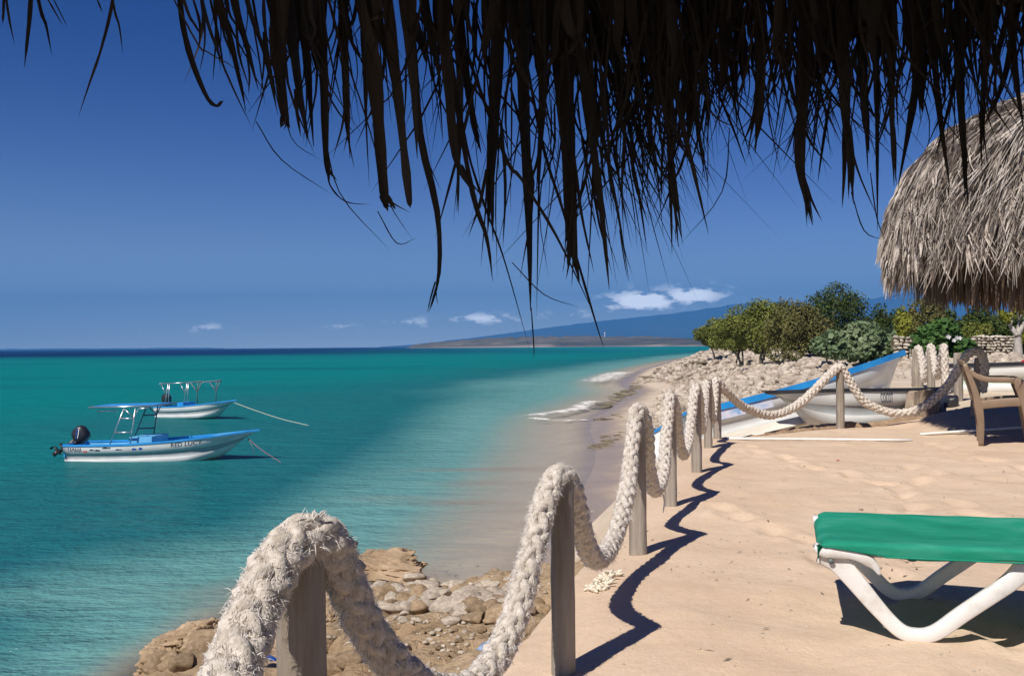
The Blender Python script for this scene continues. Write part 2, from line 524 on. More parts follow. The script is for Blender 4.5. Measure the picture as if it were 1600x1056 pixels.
def terrain(x, y, rocks=False):
    x = np.asarray(x, float); y = np.asarray(y, float)
    d = seg_dist(x, y, SHORE)
    ins = inside(x, y, LANDPOLY)
    sd = np.where(ins, d, -d)
    wob = (fbm(x * .5, y * .5, 3, 3) - .5) * .8
    sdw = sd + wob * sstep(40, 14, y) * .6
    s = np.clip(sdw, 0, None)
    f = WATER + .085 * np.minimum(s, 2) + 1.85 * sstep(1.5, 9, s) + 1.02 * sstep(6, 13.5, s)
    # rocky corner close by rises in steps
    near = sstep(15.5, 13.0, y)
    f2 = WATER + .30 * np.clip(sdw, 0, 2.2) + .12 * np.clip(sdw - 2.2, 0, 8)
    f = f * (1 - near) + f2 * near
    sea = WATER - (.085 + .40 * np.maximum(sstep(15.5, 11.5, y), .42 * sstep(1.0, -9, x) * sstep(80, 20, y))) * np.clip(-sdw, 0, 20) * 1.0 - .03 * np.clip(-sdw - 20, 0, 60)
    z = np.where(sdw > 0, f, sea)
    # open plain behind the bank, long low sand strip far away
    z = z + (fbm(x * .12, y * .12, 4, 9) - .5) * .35 * sstep(10, 20, sd) * sstep(22, 34, y)
    z = z + 6 * sstep(30, 250, sd) * sstep(900, 1800, y) + 14 * sstep(60, 400, sd) * sstep(1900, 2500, y) * (.6 + .6 * fbm(x * .004, y * .004, 3, 5))
    # ground the beached boats lie on
    dp = seg_dist(x, y, PAD, True); ip = inside(x, y, PAD)
    padz = -.72 + .182 * (np.clip(x, 2, 7.2) - 2.4) + .02 * np.clip(x - 7.2, 0, 20) - 1.0 * np.clip(np.where(ip, 0, dp), 0, 30)
    z = np.where(sdw > .3, np.maximum(z, padz), z)
    # terrace
    dt = seg_dist(x, y, TERR, True); it = inside(x, y, TERR)
    zt = .22 * sstep(4.6, 7.0, x) * sstep(9.0, 12.5, y)
    zt = zt + (fbm(x * 1.3, y * 1.3, 3, 21) - .5) * .05 + (fbm(x * 4.2, y * 4.2, 4, 22) - .5) * .034 * sstep(.15, .6, dt)
    for fx_, fy_, fa_ in FOOT:
        near_ = (np.abs(x - fx_) < .4) & (np.abs(y - fy_) < .4)
        if near_.any():
            dx_, dy_ = x - fx_, y - fy_
            u_ = (dx_ * math.cos(fa_) + dy_ * math.sin(fa_)) / .15; v_ = (-dx_ * math.sin(fa_) + dy_ * math.cos(fa_)) / .075
            q_ = u_ * u_ + v_ * v_
            zt = zt - np.where(near_, (.030 * np.exp(-q_ * 1.0) - .012 * np.exp(-(np.sqrt(q_) - 1.5) ** 2 * 5)), 0)
    e = np.where(it, 0, dt)
    wobe = (fbm(x * 2.5, y * 2.5, 3, 31) - .5) * .10
    ter = zt - 2.6 * sstep(0, .55, e + wobe * (e > 0)) - .04 * sstep(.25, 0, np.where(it, dt, 0))
    z = np.where(it | (e < .6), np.maximum(z * 1.0, ter), z)
    z = np.where(it, zt - .03 * sstep(.3, 0, dt), z)
    tmask = np.where(it, 1.0, sstep(.5, .1, dt))
    cob = sstep(2.2, 3.4, sd + (fbm(x * .4, y * .4, 3, 41) - .5) * 3) * sstep(14, 17, y) * (1 - tmask) * (1 - sstep(.9, .0, np.where(ip, 0, dp)))
    rockm = near * (1 - tmask) * sstep(-3, -1, sd)
    wet = sstep(.19, .03, z - WATER + (fbm(x * .8, y * .8, 3, 44) - .5) * .08)
    wet = wet * (.25 + .75 * sstep(-.10, .0, z - WATER))
    return z, sd, tmask, cob, rockm, wet


def hz(x, y):
    return float(terrain(np.array([x]), np.array([y]))[0][0])


def axis(segs):
    out = [np.array([segs[0][0]])]
    for a, b, st in segs:
        n = max(1, int(round((b - a) / st)))
        out.append(np.linspace(a, b, n + 1)[1:])
    return np.concatenate(out)


def geo(a, b, n):
    return a * (b / a) ** (np.arange(1, n + 1) / n)


def grid(xs, ys):
    X, Y = np.meshgrid(xs, ys)
    nx, ny = len(xs), len(ys)
    i = np.arange((nx - 1) * (ny - 1))
    r, c = i // (nx - 1), i % (nx - 1)
    a = r * nx + c
    return X.ravel(), Y.ravel(), np.stack((a, a + 1, a + nx + 1, a + nx), 1)


def set_attr(me, name, vals):
    at = me.attributes.new(name, 'FLOAT', 'POINT')
    at.data.foreach_set('value', np.asarray(vals, dtype=np.float32))


def ground_material():
    m = bpy.data.materials.new('sand_and_rubble_ground')
    m.use_nodes = True
    nt = m.node_tree; nt.nodes.clear(); L = nt.links.new
    out = nn(nt, 'ShaderNodeOutputMaterial'); bs = nn(nt, 'ShaderNodeBsdfPrincipled')
    tc = nn(nt, 'ShaderNodeTexCoord')

    def at(n):
        a = nn(nt, 'ShaderNodeAttribute'); a.attribute_name = n
        return a.outputs['Fac']

    def noise(sc, det=6, rg=.6):
        n = nn(nt, 'ShaderNodeTexNoise', i_Scale=sc, i_Detail=float(det), i_Roughness=rg)
        L(tc.outputs['Object'], n.inputs['Vector'])
        return n.outputs[0]

    def ramp(v, a, b):
        n = nn(nt, 'ShaderNodeMapRange'); n.clamp = True
        n.inputs['From Min'].default_value = a; n.inputs['From Max'].default_value = b
        L(v, n.inputs['Value'])
        return n.outputs[0]
    n1 = ramp(noise(.9), .35, .65); n2 = ramp(noise(40, 4, .7), .35, .65); n3 = ramp(noise(260, 2, .7), .42, .60)
    beach = mixc(nt, n1, (.54, .44, .325), (.64, .53, .40))
    terr = mixc(nt, n1, (.61, .45, .315), (.70, .54, .395))
    terr = mixc(nt, math_node(nt, 'MULTIPLY', n2, .30), terr, (.50, .34, .20))
    terr = mixc(nt, math_node(nt, 'MULTIPLY', ramp(noise(2.6, 7, .7), .5, .68), .35), terr, (.50, .345, .215))
    terr = mixc(nt, math_node(nt, 'MULTIPLY', n3, .22), terr, (.70, .56, .41))
    col = mixc(nt, at('terrace'), beach, terr)
    cobc = mixc(nt, ramp(noise(3.2, 8, .75), .38, .62), (.17, .13, .09), (.46, .385, .30))
    col = mixc(nt, at('cobble'), col, cobc)
    rk = mixc(nt, ramp(noise(1.6, 9, .7), .36, .64), (.30, .21, .125), (.52, .385, .25))
    col = mixc(nt, at('rock'), col, rk)
    far = mixc(nt, ramp(noise(.012, 8, .7), .4, .6), (.045, .045, .025), (.12, .10, .06))
    col = mixc(nt, at('scrub'), col, far)
    wet = at('wet')
    wcol = mixc(nt, 1.0, col, (.60, .56, .54), 'MULTIPLY')
    col = mixc(nt, wet, col, wcol)
    L(col, bs.inputs['Base Color'])
    rg = nn(nt, 'ShaderNodeMapRange')
    rg.inputs['To Min'].default_value = .95; rg.inputs['To Max'].default_value = .34
    L(wet, rg.inputs['Value']); L(rg.outputs[0], bs.inputs['Roughness'])
    bs.inputs['Specular IOR Level'].default_value = .3
    h = math_node(nt, 'ADD', math_node(nt, 'MULTIPLY', noise(14, 5, .6), .8), math_node(nt, 'MULTIPLY', noise(90, 4, .7), .35))
    b = nn(nt, 'ShaderNodeBump', i_Distance=.03)
    st = math_node(nt, 'ADD', .42, math_node(nt, 'MULTIPLY', wet, -.40))
    L(math_node(nt, 'ADD', st, math_node(nt, 'MULTIPLY', at('cobble'), .5), clamp=True), b.inputs['Strength'])
    L(h, b.inputs['Height']); L(b.outputs[0], bs.inputs['Normal'])
    L(bs.outputs[0], out.inputs[0])
    return m


xs = np.concatenate((-geo(9, 700, 26)[::-1], axis([(-9, -1.6, .2), (-1.6, 6.2, .038), (6.2, 7.6, .06), (7.6, 16, .16), (16, 40, .5)])[0:], 40 + geo(.8, 8000, 70)))
ys = np.concatenate((axis([(-20, 1.5, .5), (1.5, 3.0, .08), (3.0, 9.5, .038), (9.5, 14.2, .06), (14.2, 26, .14), (26, 60, .35), (60, 120, .8)]), 120 + geo(1.5, 5600, 110)))
X, Y, F = grid(xs, ys)
Z, SD, TM, CB, RK, WT = terrain(X, Y)
gm = mesh('ground', np.stack((X, Y, Z), 1), F, ground_material())
set_attr(gm, 'terrace', TM); set_attr(gm, 'cobble', CB); set_attr(gm, 'rock', RK); set_attr(gm, 'wet', WT)
set_attr(gm, 'scrub', sstep(14, 30, SD) * sstep(60, 140, Y))
ground = link('ground', gm)
tag(ground, kind='structure')


# ------------------------------------------------------------------ water
def water_material():
    m = bpy.data.materials.new('turquoise_sea')
    m.use_nodes = True
    nt = m.node_tree; nt.nodes.clear(); L = nt.links.new
    out = nn(nt, 'ShaderNodeOutputMaterial'); bs = nn(nt, 'ShaderNodeBsdfPrincipled')
    tc = nn(nt, 'ShaderNodeTexCoord')

    def at(n):
        a = nn(nt, 'ShaderNodeAttribute'); a.attribute_name = n
        return a.outputs['Fac']
    dep = at('depth')

    def noise(sc, det=6, rg=.6, stretch=None):
        n = nn(nt, 'ShaderNodeTexNoise', i_Scale=sc, i_Detail=float(det), i_Roughness=rg)
        mp = nn(nt, 'ShaderNodeMapping')
        if stretch: mp.inputs['Scale'].default_value = stretch
        L(tc.outputs['Object'], mp.inputs[0]); L(mp.outputs[0], n.inputs['Vector'])
        return n.outputs[0]

    def ramp(v, a, b):
        n = nn(nt, 'ShaderNodeMapRange'); n.clamp = True; n.interpolation_type = 'SMOOTHSTEP'
        n.inputs['From Min'].default_value = a; n.inputs['From Max'].default_value = b
        L(v, n.inputs['Value'])
        return n.outputs[0]
    # colour of the water body over sand, by depth of water and by patches of sea floor
    shallow = (.47, .45, .35); mid = (.17, .39, .36); bright = (.001, .200, .192); blue = (.001, .085, .12); deep = (.0005, .016, .085)
    c = mixc(nt, ramp(dep, .06, .50), shallow, mid)
    dn = math_node(nt, 'ADD', dep, math_node(nt, 'MULTIPLY', math_node(nt, 'SUBTRACT', noise(.12, 4, .6, (1, .5, 1)), .5), .9))
    c = mixc(nt, ramp(dn, .30, 1.7), c, (.014, .145, .160))
    c = mixc(nt, math_node(nt, 'MULTIPLY', at('teal'), 1.0), c, bright)
    c = mixc(nt, at('deep'), c, deep)
    patch = ramp(noise(.035, 5, .55, (.35, 1.2, 1)), .50, .64)
    c = mixc(nt, math_node(nt, 'MULTIPLY', patch, math_node(nt, 'MULTIPLY', at('teal'), .42)), c, blue)
    plume = ramp(noise(.32, 4, .5, (.35, 1.5, 1)), .52, .68)
    c = mixc(nt, math_node(nt, 'MULTIPLY', plume, math_node(nt, 'MULTIPLY', at('plume'), .75)), c, (.36, .27, .20))
    lace = math_node(nt, 'MULTIPLY', math_node(nt, 'SUBTRACT', noise(2.4, 9, .78, (.7, 1.0, 1)), .5), 1.7)
    foam = ramp(math_node(nt, 'ADD', math_node(nt, 'MULTIPLY', at('foam'), .62), lace), .46, .66)
    foam = math_node(nt, 'MULTIPLY', foam, math_node(nt, 'MULTIPLY', at('foam'), 3.0, clamp=True))
    c = mixc(nt, foam, c, (.80, .78, .74))
    h = math_node(nt, 'ADD', math_node(nt, 'MULTIPLY', noise(.9, 5, .62, (.55, 1.25, 1)), 1.0), math_node(nt, 'MULTIPLY', noise(4.2, 4, .6, (.7, 1.2, 1)), .30))
    b = nn(nt, 'ShaderNodeBump', i_Distance=.42)
    L(math_node(nt, 'ADD', .25, math_node(nt, 'MULTIPLY', ramp(dep, .05, .8), .65)), b.inputs['Strength'])
    L(h, b.inputs['Height'])
    rip_shading = ramp(noise(1.15, 6, .66, (.5, 1.35, 1)), .36, .66)  # light and dark of the ripples, painted into the water colour
    c = mixc(nt, math_node(nt, 'MULTIPLY', math_node(nt, 'SUBTRACT', 1.0, rip_shading), math_node(nt, 'MULTIPLY', ramp(dep, .1, 1.0), .28)), c, mixc(nt, 1.0, c, (.45, .62, .72), 'MULTIPLY'))
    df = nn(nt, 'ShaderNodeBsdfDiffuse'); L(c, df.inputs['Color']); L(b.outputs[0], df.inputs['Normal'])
    gl = nn(nt, 'ShaderNodeBsdfGlossy'); gl.inputs['Roughness'].default_value = .12; L(b.outputs[0], gl.inputs['Normal'])
    tp = nn(nt, 'ShaderNodeBsdfTransparent')
    al = math_node(nt, 'SUBTRACT', 1.0, math_node(nt, 'EXPONENT', math_node(nt, 'MULTIPLY', dep, -3.2)))
    m1 = nn(nt, 'ShaderNodeMixShader'); L(math_node(nt, 'MAXIMUM', al, foam, clamp=True), m1.inputs[0]); L(tp.outputs[0], m1.inputs[1]); L(df.outputs[0], m1.inputs[2])
    # a wind-roughened sea never reaches mirror reflectance towards the horizon
    fr = nn(nt, 'ShaderNodeFresnel'); fr.inputs['IOR'].default_value = 1.33; L(b.outputs[0], fr.inputs['Normal'])
    k = math_node(nt, 'MINIMUM', math_node(nt, 'MULTIPLY', fr.outputs[0], .62), math_node(nt, 'ADD', .12, math_node(nt, 'MULTIPLY', at('near'), .22)))
    k = math_node(nt, 'MULTIPLY', k, math_node(nt, 'SUBTRACT', 1.0, foam))
    m2 = nn(nt, 'ShaderNodeMixShader'); L(k, m2.inputs[0]); L(m1.outputs[0], m2.inputs[1]); L(gl.outputs[0], m2.inputs[2])
    L(m2.outputs[0], out.inputs[0])
    return m


wx = np.concatenate((-12 - geo(1.0, 14000, 70)[::-1], axis([(-12, 16, .16)]), 16 + geo(.6, 14000, 60)))
wy = np.concatenate((axis([(-30, 2, 1.0), (2, 60, .22)]), 60 + geo(.5, 14400, 150)))
X, Y, F = grid(wx, wy)
d = seg_dist(X, Y, SHORE)
ins = inside(X, Y, LANDPOLY)
Zt = terrain(X, Y)[0]
sd = np.where(ins, d, -d)
wob = (fbm(X * .06, Y * .06, 4, 71) - .5)
dep = np.clip(WATER - Zt, 0, 9)
swell = .035 * (fbm(X * .7, Y * 1.3, 3, 61) - .5) * sstep(0, .5, dep) * sstep(180, 60, Y)
Zw = WATER + swell
# low breaking swells at the beach
foam = np.zeros_like(X)


def crest(pts, w, amp, hgt):
    global foam, Zw
    dd = seg_dist(X, Y, pts)
    g = np.exp(-(dd / w) ** 2)
    foam = np.maximum(foam, amp * g)
    Zw = Zw + hgt * g


crest([P(838, 650, 48.5)[:2], P(875, 643, 50.5)[:2], P(905, 637, 53)[:2], P(922, 625, 60)[:2]], 1.1, 1.0, .16)
crest([P(838, 655, 47)[:2], P(880, 658, 45.7)[:2], P(912, 656, 46)[:2]], .8, .9, .05)
crest([P(935, 597, 92)[:2], P(952, 588, 105)[:2], P(972, 580, 122)[:2]], 3.2, 1.0, .25)
crest([P(938, 604, 82)[:2], P(958, 600, 84)[:2]], 1.8, .6, .05)
crest([P(940, 620, 66)[:2], P(958, 606, 78)[:2]], .9, .5, .0)
foam = np.maximum(foam, .62 * np.exp(-(np.abs(sd + .25) / .28) ** 2) * sstep(15, 24, Y) * (fbm(X * .5, Y * .35, 3, 81) > .47))
foam = np.maximum(foam, .30 * sstep(.14, .0, dep) * sstep(14, 20, Y))
off = -sd
teal = sstep(6, 42, off + wob * 30) * sstep(17, 34, Y)
deepm = sstep(330, 640, np.hypot(X, Y) + wob * 160) * sstep(260, -200, X + Y * .08)
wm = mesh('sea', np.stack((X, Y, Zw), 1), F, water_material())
set_attr(wm, 'near', np.exp(-np.clip(Y, 0, 900) / 32)); set_attr(wm, 'depth', dep); set_attr(wm, 'foam', foam); set_attr(wm, 'teal', teal); set_attr(wm, 'deep', deepm)
set_attr(wm, 'plume', sstep(6.5, 2, off) * sstep(.1, 1.0, off) * sstep(18, 21, Y) * sstep(34, 26, Y))
sea = link('sea', wm)
tag(sea, kind='structure')

# ------------------------------------------------------------------ far hills, mountains, haze
hx = np.linspace(-1.2, 1.6, 340)
prof_px = [(-400, 548), (300, 543), (520, 546), (650, 538), (760, 525), (850, 513), (950, 500), (1050, 491), (1130, 478), (1200, 470), (1280, 476), (1350, 470), (1420, 457), (1470, 461), (1530, 470), (1600, 462), (1800, 450), (2200, 480), (3200, 500)]
ang = np.linspace(-400, 3200, 420)
rows = []
DM = 14000.0
for t, (dd, hs_) in enumerate(((10600, 0.0), (11500, .22), (12400, .5), (13200, .78), (DM, 1.0), (14600, .7))):
    py = np.interp(ang, [p[0] for p in prof_px], [p[1] for p in prof_px])
    hor = 547 - ang * 13 / 1600
    top = np.clip((hor - py) / FPX * DM, 0, None)
    n = fbm(ang * .012 + t * .35, np.full_like(ang, t * 1.3), 5, 91)
    n2 = fbm(ang * .05 + t * .2, np.full_like(ang, t * .8), 4, 92)
    h = top * hs_ * (.86 + .25 * n if hs_ < 1 else .97 + .06 * n2) + (0 if hs_ == 0 else 10 * n2)
    x = (ang - 800) / FPX * dd
    rows.append(np.stack((x, np.full_like(x, dd), np.where(top < 4, -6, WATER - 2 + h)), 1))
V = np.vstack(rows)
nx = len(ang)
F = np.array([(r * nx + c, r * nx + c + 1, (r + 1) * nx + c + 1, (r + 1) * nx + c) for r in range(5) for c in range(nx - 1)])
mt = link('mountains', mesh('mountains', V, F, mat('mountain_scrub', (.03, .045, .035), (.07, .075, .055), scale=.0012, rough=1, bump=0, detail=9)))
tag(mt, kind='structure')

# low scrubby headland across the bay
hd = []
aa = np.linspace(640, 1200, 300)
topy = np.interp(aa, [640, 655, 700, 760, 860, 1000, 1100, 1200], [540, 536, 532, 527, 524.5, 524.5, 528, 530])
hor = 547 - aa * 13 / 1600
rows = []
for t, (dd, k) in enumerate(((2560, 0.0), (2600, .42), (2680, .75), (2780, 1.0), (2900, .6))):
    h = (hor - topy) / FPX * 2780 * k * (.86 + .28 * fbm(aa * .13 + t * 3, aa * 0 + t, 5, 55)) - (3 if k == 0 else 0)
    x = (aa - 800) / FPX * dd
    rows.append(np.stack((x, np.full_like(x, dd) + 30 * (fbm(aa * .05, aa * 0 + t, 3, 56) - .5), WATER + 2 + h), 1))
V = np.vstack(rows); nx = len(aa)
F = np.array([(r * nx + c, r * nx + c + 1, (r + 1) * nx + c + 1, (r + 1) * nx + c) for r in range(4) for c in range(nx - 1)])
tag(link('headland', mesh('headland', V, F, mat('headland_scrub', (.05, .055, .03), (.20, .16, .115), scale=.035, rough=1, bump=0, detail=8, stretch=(.5, 1, 2)))), kind='structure')
mb = MB()
c = P(945, 526, 2800)
mb.tube([c - np.array((0, 0, 8)), c + np.array((0, 0, 8))], [.9, .9], 8)
mb.tube([c + np.array((0, 0, 8)), c + np.array((0, 0, 9)), c + np.array((0, 0, 12)), c + np.array((0, 0, 13))], [1, 2.4, 2.4, .4], 12)
tag(link('water_tower', mb.mesh('water_tower', M_WHITEP)), 'tiny white water tower on the low headland across the bay', 'tower')

hb = MB()
HX, HY0, HY1, HZ0, HZ1 = 17500, -400, 15800, -9, 860
hb.box((0, (HY0 + HY1) / 2, (HZ0 + HZ1) / 2), (2 * HX, HY1 - HY0, HZ1 - HZ0))
hm = bpy.data.materials.new('sea_air'); hm.use_nodes = True
nt = hm.node_tree; nt.nodes.clear()
o_ = nn(nt, 'ShaderNodeOutputMaterial'); pv = nn(nt, 'ShaderNodeVolumePrincipled')
pv.inputs['Color'].default_value = (.105, .42, .98, 1)
pv.inputs['Density'].default_value = .00013
pv.inputs['Anisotropy'].default_value = 0.0
nt.links.new(pv.outputs[0], o_.inputs['Volume'])
haze = link('haze', hb.mesh('haze', hm, smooth=False))
tag(haze, kind='stuff')


# ------------------------------------------------------------------ rubble bank
def merged_rocks(items, shapes, name, m, parent, kind='stuff'):
    Vs = []; Fs = []; n = 0
    for pos, sc, rz, k in items:
        V0, F0 = shapes[k]
        c, s = math.cos(rz), math.sin(rz)
        V = V0 * sc
        V = np.stack((V[:, 0] * c - V[:, 1] * s, V[:, 0] * s + V[:, 1] * c, V[:, 2]), 1) + pos
        Vs.append(V); Fs.append(F0 + n); n += len(V)
    o = link(name, mesh(name, np.vstack(Vs), np.vstack(Fs), m, smooth=False), parent)
    tag(o, kind=kind)
    return o


def single_rocks(items, meshes, name, parent):
    for pos, sc, rz, k in items:
        o = bpy.data.objects.new(name, meshes[k])
        COL.objects.link(o)
        o.parent = parent
        o.location = Vector(pos.tolist()) - origin_of(parent)
        o.scale = sc
        o.rotation_euler = (0, 0, rz)


small_shapes = [rock_shape(ICO0, 100 + i, .8, 4) for i in range(12)]
mid_shapes = [rock_shape(ICO1, 140 + i, .9, 8) for i in range(12)]
big_shapes = [rock_shape(ICO2, 200 + i, .8, 11) for i in range(9)]
big_mesh = [mesh('stone', V, F, M_STONE, smooth=False) for V, F in big_shapes]
# sample so that the bank is covered evenly at every distance
N = 60000
yy = np.exp(RS.uniform(math.log(15.5), math.log(210), N))
azm = RS.uniform(.02, .62, N)
xx = azm * yy
z, sdd, tm, cb, rk, wt = terrain(xx, yy)
keep = (cb > RS.uniform(.25, .9, N)) & (sdd < 42) & (RS.uniform(0, 1, N) < np.clip(1.25 - yy / 170, .1, 1))
# leave the ground below the trees thinner
keep &= ~((sdd > 26) & (RS.uniform(0, 1, N) < .5))
xx, yy, z = xx[keep], yy[keep], z[keep]
n_ = min(len(xx), 15000)
sz = RS.gamma(1.7, .06, n_) + .045
sz = np.clip(sz, .05, .30) * np.clip(.8 + yy[:n_] / 110, .9, 2.2)
items = []
for i in range(n_):
    s = sz[i]
    items.append((np.array((xx[i], yy[i], z[i] + s * .16)), (s * random.uniform(.7, 1.2), s * random.uniform(.6, 1.0), s * random.uniform(.4, .75)), random.uniform(0, 6.28), 0))
items.sort(key=lambda t: -t[1][0] / t[0][1])
singles = [(a, b, c, random.randrange(len(big_mesh))) for a, b, c, k in items[:290]]
rest = [(a, b, c, random.randrange(len(small_shapes))) for a, b, c, k in items[290:]]
single_rocks(singles, big_mesh, 'stone', ground)
merged_rocks(rest[:4500], mid_shapes, 'rubble', M_STONEM, ground)
merged_rocks(rest[4500:], small_shapes, 'rubble', M_STONEM, ground)

# dark weedy rock ledges along the tide line
drock = [mesh('rock', V, F, M_DARKROCK, smooth=False) for V, F in [rock_shape(ICO2, 300 + i, .5, 8) for i in range(5)]]
items = []
for px0, py0, px1, py1, n, s in ((935, 640, 990, 612, 16, .55), (960, 622, 1035, 588, 16, .6), (985, 600, 1060, 572, 12, .8), (925, 700, 985, 680, 12, .28), (930, 690, 975, 676, 6, .24),
                                 (940, 655, 975, 650, 8, .3), (1010, 590, 1080, 572, 10, .8), (1050, 572, 1150, 556, 8, .9), (840, 905, 860, 890, 2, .14), (880, 860, 900, 840, 3, .12)):
    for i in range(n):
        t = random.random()
        px = px0 + (px1 - px0) * t + random.gauss(0, 5); py = py0 + (py1 - py0) * t + random.gauss(0, 2)
        dd = 25.0
        for _ in range(14):
            q = P(px, py, dd); zz = hz(q[0], q[1])
            slope = (EYE - q[2]) / dd
            dd = .5 * dd + .5 * min(200, max(4, (EYE - zz) / max(slope, .003)))
        q = P(px, py, dd); zz = hz(q[0], q[1])
        ss = s * random.uniform(.4, 1.1)
        items.append((np.array((q[0], q[1], max(zz, WATER) + ss * .02)), (ss * 1.3, ss * .9, ss * .20), random.uniform(0, 6.28), random.randrange(5)))
single_rocks(items, drock, 'rock', ground)

# ------------------------------------------------------------------ rocky corner below the terrace
sx = np.arange(-6.0, 2.0, .045); sy = np.arange(3.0, 15.2, .055)
X, Y, F = grid(sx, sy)
z, sdn, tm, cb, rk, wt = terrain(X, Y)
rid = np.abs(fbm(X * .9, Y * .9, 4, 101) - .5) * 2
stepz = fbm(X * .55 + 3, Y * .55, 2, 102)
bl = np.floor(stepz * 7) / 7 + (stepz * 7 % 1) ** 3 / 7
h = .85 * (bl - .42) + .16 * (fbm(X * 3, Y * 3, 4, 103) - .5) + .07 * (fbm(X * 11, Y * 11, 3, 104) - .5) - .07 * sstep(.34, .22, fbm(X * 7, Y * 7, 2, 107)) - .20 * sstep(.10, .0, rid)
msk = sstep(-.35, .35, sdn) * sstep(15.0, 13.6, Y) * sstep(.55, -.3, X - np.interp(Y, [3, 9, 12, 13.5, 15], [2, 2, 1.4, .25, .1]) + .5)
zz = z + .10 + h * sstep(.0, 1.4, sdn)
zz = np.where(tm > .01, z - .3, zz)
# the sandy hollow right under the second span of rope
g = np.exp(-(((X + .35) / 1.0) ** 2 + ((Y - 9.0) / 1.5) ** 2))
zz = zz * (1 - g * .85) + (z + .22) * g * .85
zz = np.where(msk < .5, np.minimum(zz, z) - .25 * (1 - msk), zz)
shelf = link('rocky_shore', mesh('rocky_shore', np.stack((X, Y, zz), 1), F, mat('shelf_rock', (.30, .205, .12), (.53, .39, .25), scale=1.4, rough=.95, bump=1.0, bscale=9, detail=10, spec=.12, bdist=.10, c3=(.43, .31, .19))))
tag(shelf, kind='structure')
ZS = zz.reshape(len(sy), len(sx))


def shelf_z(x, y):
    i = int(np.clip((y - sy[0]) / .055, 0, len(sy) - 1)); j = int(np.clip((x - sx[0]) / .045, 0, len(sx) - 1))
    return float(max(ZS[i, j], z.reshape(len(sy), len(sx))[i, j]))


tmesh = [mesh('stone', V, F, M_TANROCK, smooth=False) for V, F in [rock_shape(ICO2, 400 + i, .7, 10) for i in range(8)]]
pale_mesh = [mesh('stone', V, F, M_STONE, smooth=False) for V, F in [rock_shape(ICO2, 450 + i, .55, 8) for i in range(6)]]


def on_shelf(px, py):
    dd = 11.0
    for _ in range(16):
        q = P(px, py, dd); zz_ = shelf_z(q[0], q[1]); slope = (EYE - q[2]) / dd
        dd = .5 * dd + .5 * min(18, max(4, (EYE - zz_) / slope))
    q = P(px, py, dd)
    return np.array((q[0], q[1], shelf_z(q[0], q[1])))


items = []
for i in range(215):                                       # the pale pebble line
    t = random.random() ** .9
    px = 560 + t * 262 + random.gauss(0, 8); py = 936 + t * 10 + random.gauss(0, 1) * (17 - 9 * t)
    q = on_shelf(px, py)
    s = random.choice((.05, .06, .075, .09, .13)) * random.uniform(.8, 1.2)
    items.append((q + np.array((0, 0, s * .35)), (s * 1.25, s, s * .62), random.uniform(0, 6.28), random.randrange(6)))
single_rocks(items, pale_mesh, 'pebble', shelf)
small = []
for i in range(900):                                       # grit and small stones between them
    t = random.random()
    px = 500 + t * 350 + random.gauss(0, 10); py = 945 + random.gauss(0, 26)
    if random.random() < .25: px, py = random.uniform(470, 850), random.uniform(940, 1056)
    q = on_shelf(px, py)
    s = random.choice((.012, .018, .025, .035))
    small.append((q + np.array((0, 0, s * .3)), (s * 1.2, s, s * .6), random.uniform(0, 6.28), random.randrange(12)))
merged_rocks(small, small_shapes, 'shingle', M_STONEM, shelf)
items = []
for x0, y0, x1, y1, n, s0, s1 in ((300, 975, 345, 960, 14, .08, .16), (500, 880, 545, 1000, 26, .07, .2), (250, 1010, 350, 1050, 14, .08, .22), (560, 925, 660, 960, 16, .08, .2),
                                  (730, 945, 850, 975, 22, .07, .16), (500, 990, 560, 1056, 12, .08, .2), (560, 980, 820, 1030, 30, .02, .05), (830, 975, 870, 995, 10, .06, .12)):
    for i in range(n):
        q = on_shelf(random.uniform(x0, x1), random.uniform(y0, y1))
        s = random.uniform(s0, s1)
        items.append((q + np.array((0, 0, s * .25)), (s * 1.2, s, s * .7), random.uniform(0, 6.28), random.randrange(8)))
single_rocks(items, tmesh, 'rock', shelf)


def boulder(px, py, dd, sc, rot, seed, label, cuts=7, rough=.35, lift=0.0):
    V, F = rock_shape(ICO5, seed, rough, cuts + 5)
    n = fbm(V[:, 0] * 5 + seed, V[:, 1] * 5 + V[:, 2] * 7, 5, seed)
    rg_ = np.abs(fbm(V[:, 0] * 2.6 + seed * 3, V[:, 1] * 2.6 + V[:, 2] * 4, 4, seed + 3) - .5) * 2
    lay = .05 * np.sin(V[:, 2] * 26 + n * 7)                      # bedding layers
    V = V * (1 + .22 * (n - .5) - .16 * sstep(.10, 0, rg_))[:, None]
    V[:, :2] *= (1 + lay)[:, None]
    o = link('boulder', mesh('boulder', V * np.array(sc), F, M_TANROCK))
    q = P(px, py, dd)
    o.location = q + np.array((0, 0, lift)); o.rotation_euler = rot
    tag(o, label, 'rock')
    return o


boulder(600, 893, 14.1, (1.15, .8, .26), (R(4), R(6), R(-14)), 501, 'flat topped tan rock slab jutting over the water', cuts=9)
boulder(632, 905, 14.2, (.26, .24, .13), (0, R(10), .4), 503, 'small rounded brown rock under the right end of the flat slab')
boulder(648, 885, 14.4, (.20, .2, .10), (0, R(10), 1.4), 504, 'lumpy orange brown rock at the tip of the flat slab')
boulder(625, 925, 13.9, (.36, .24, .14), (0, 0, .7), 509, 'grey brown rock between the flat slab and the pale pebbles')
boulder(300, 1010, 10.9, (.50, .62, .30), (0, R(-8), .3), 505, 'broad tan boulder at the water, lower left of the thick rope', rough=.5)
boulder(255, 1052, 10.4, (.45, .40, .26), (0, R(-8), 1.3), 506, 'low tan boulder cut by the bottom edge, leftmost at the water', rough=.5)
boulder(535, 1022, 8.6, (.42, .26, .12), (R(12), R(-24), .55), 507, 'tilted block of tan rock just right of the near post', cuts=10)
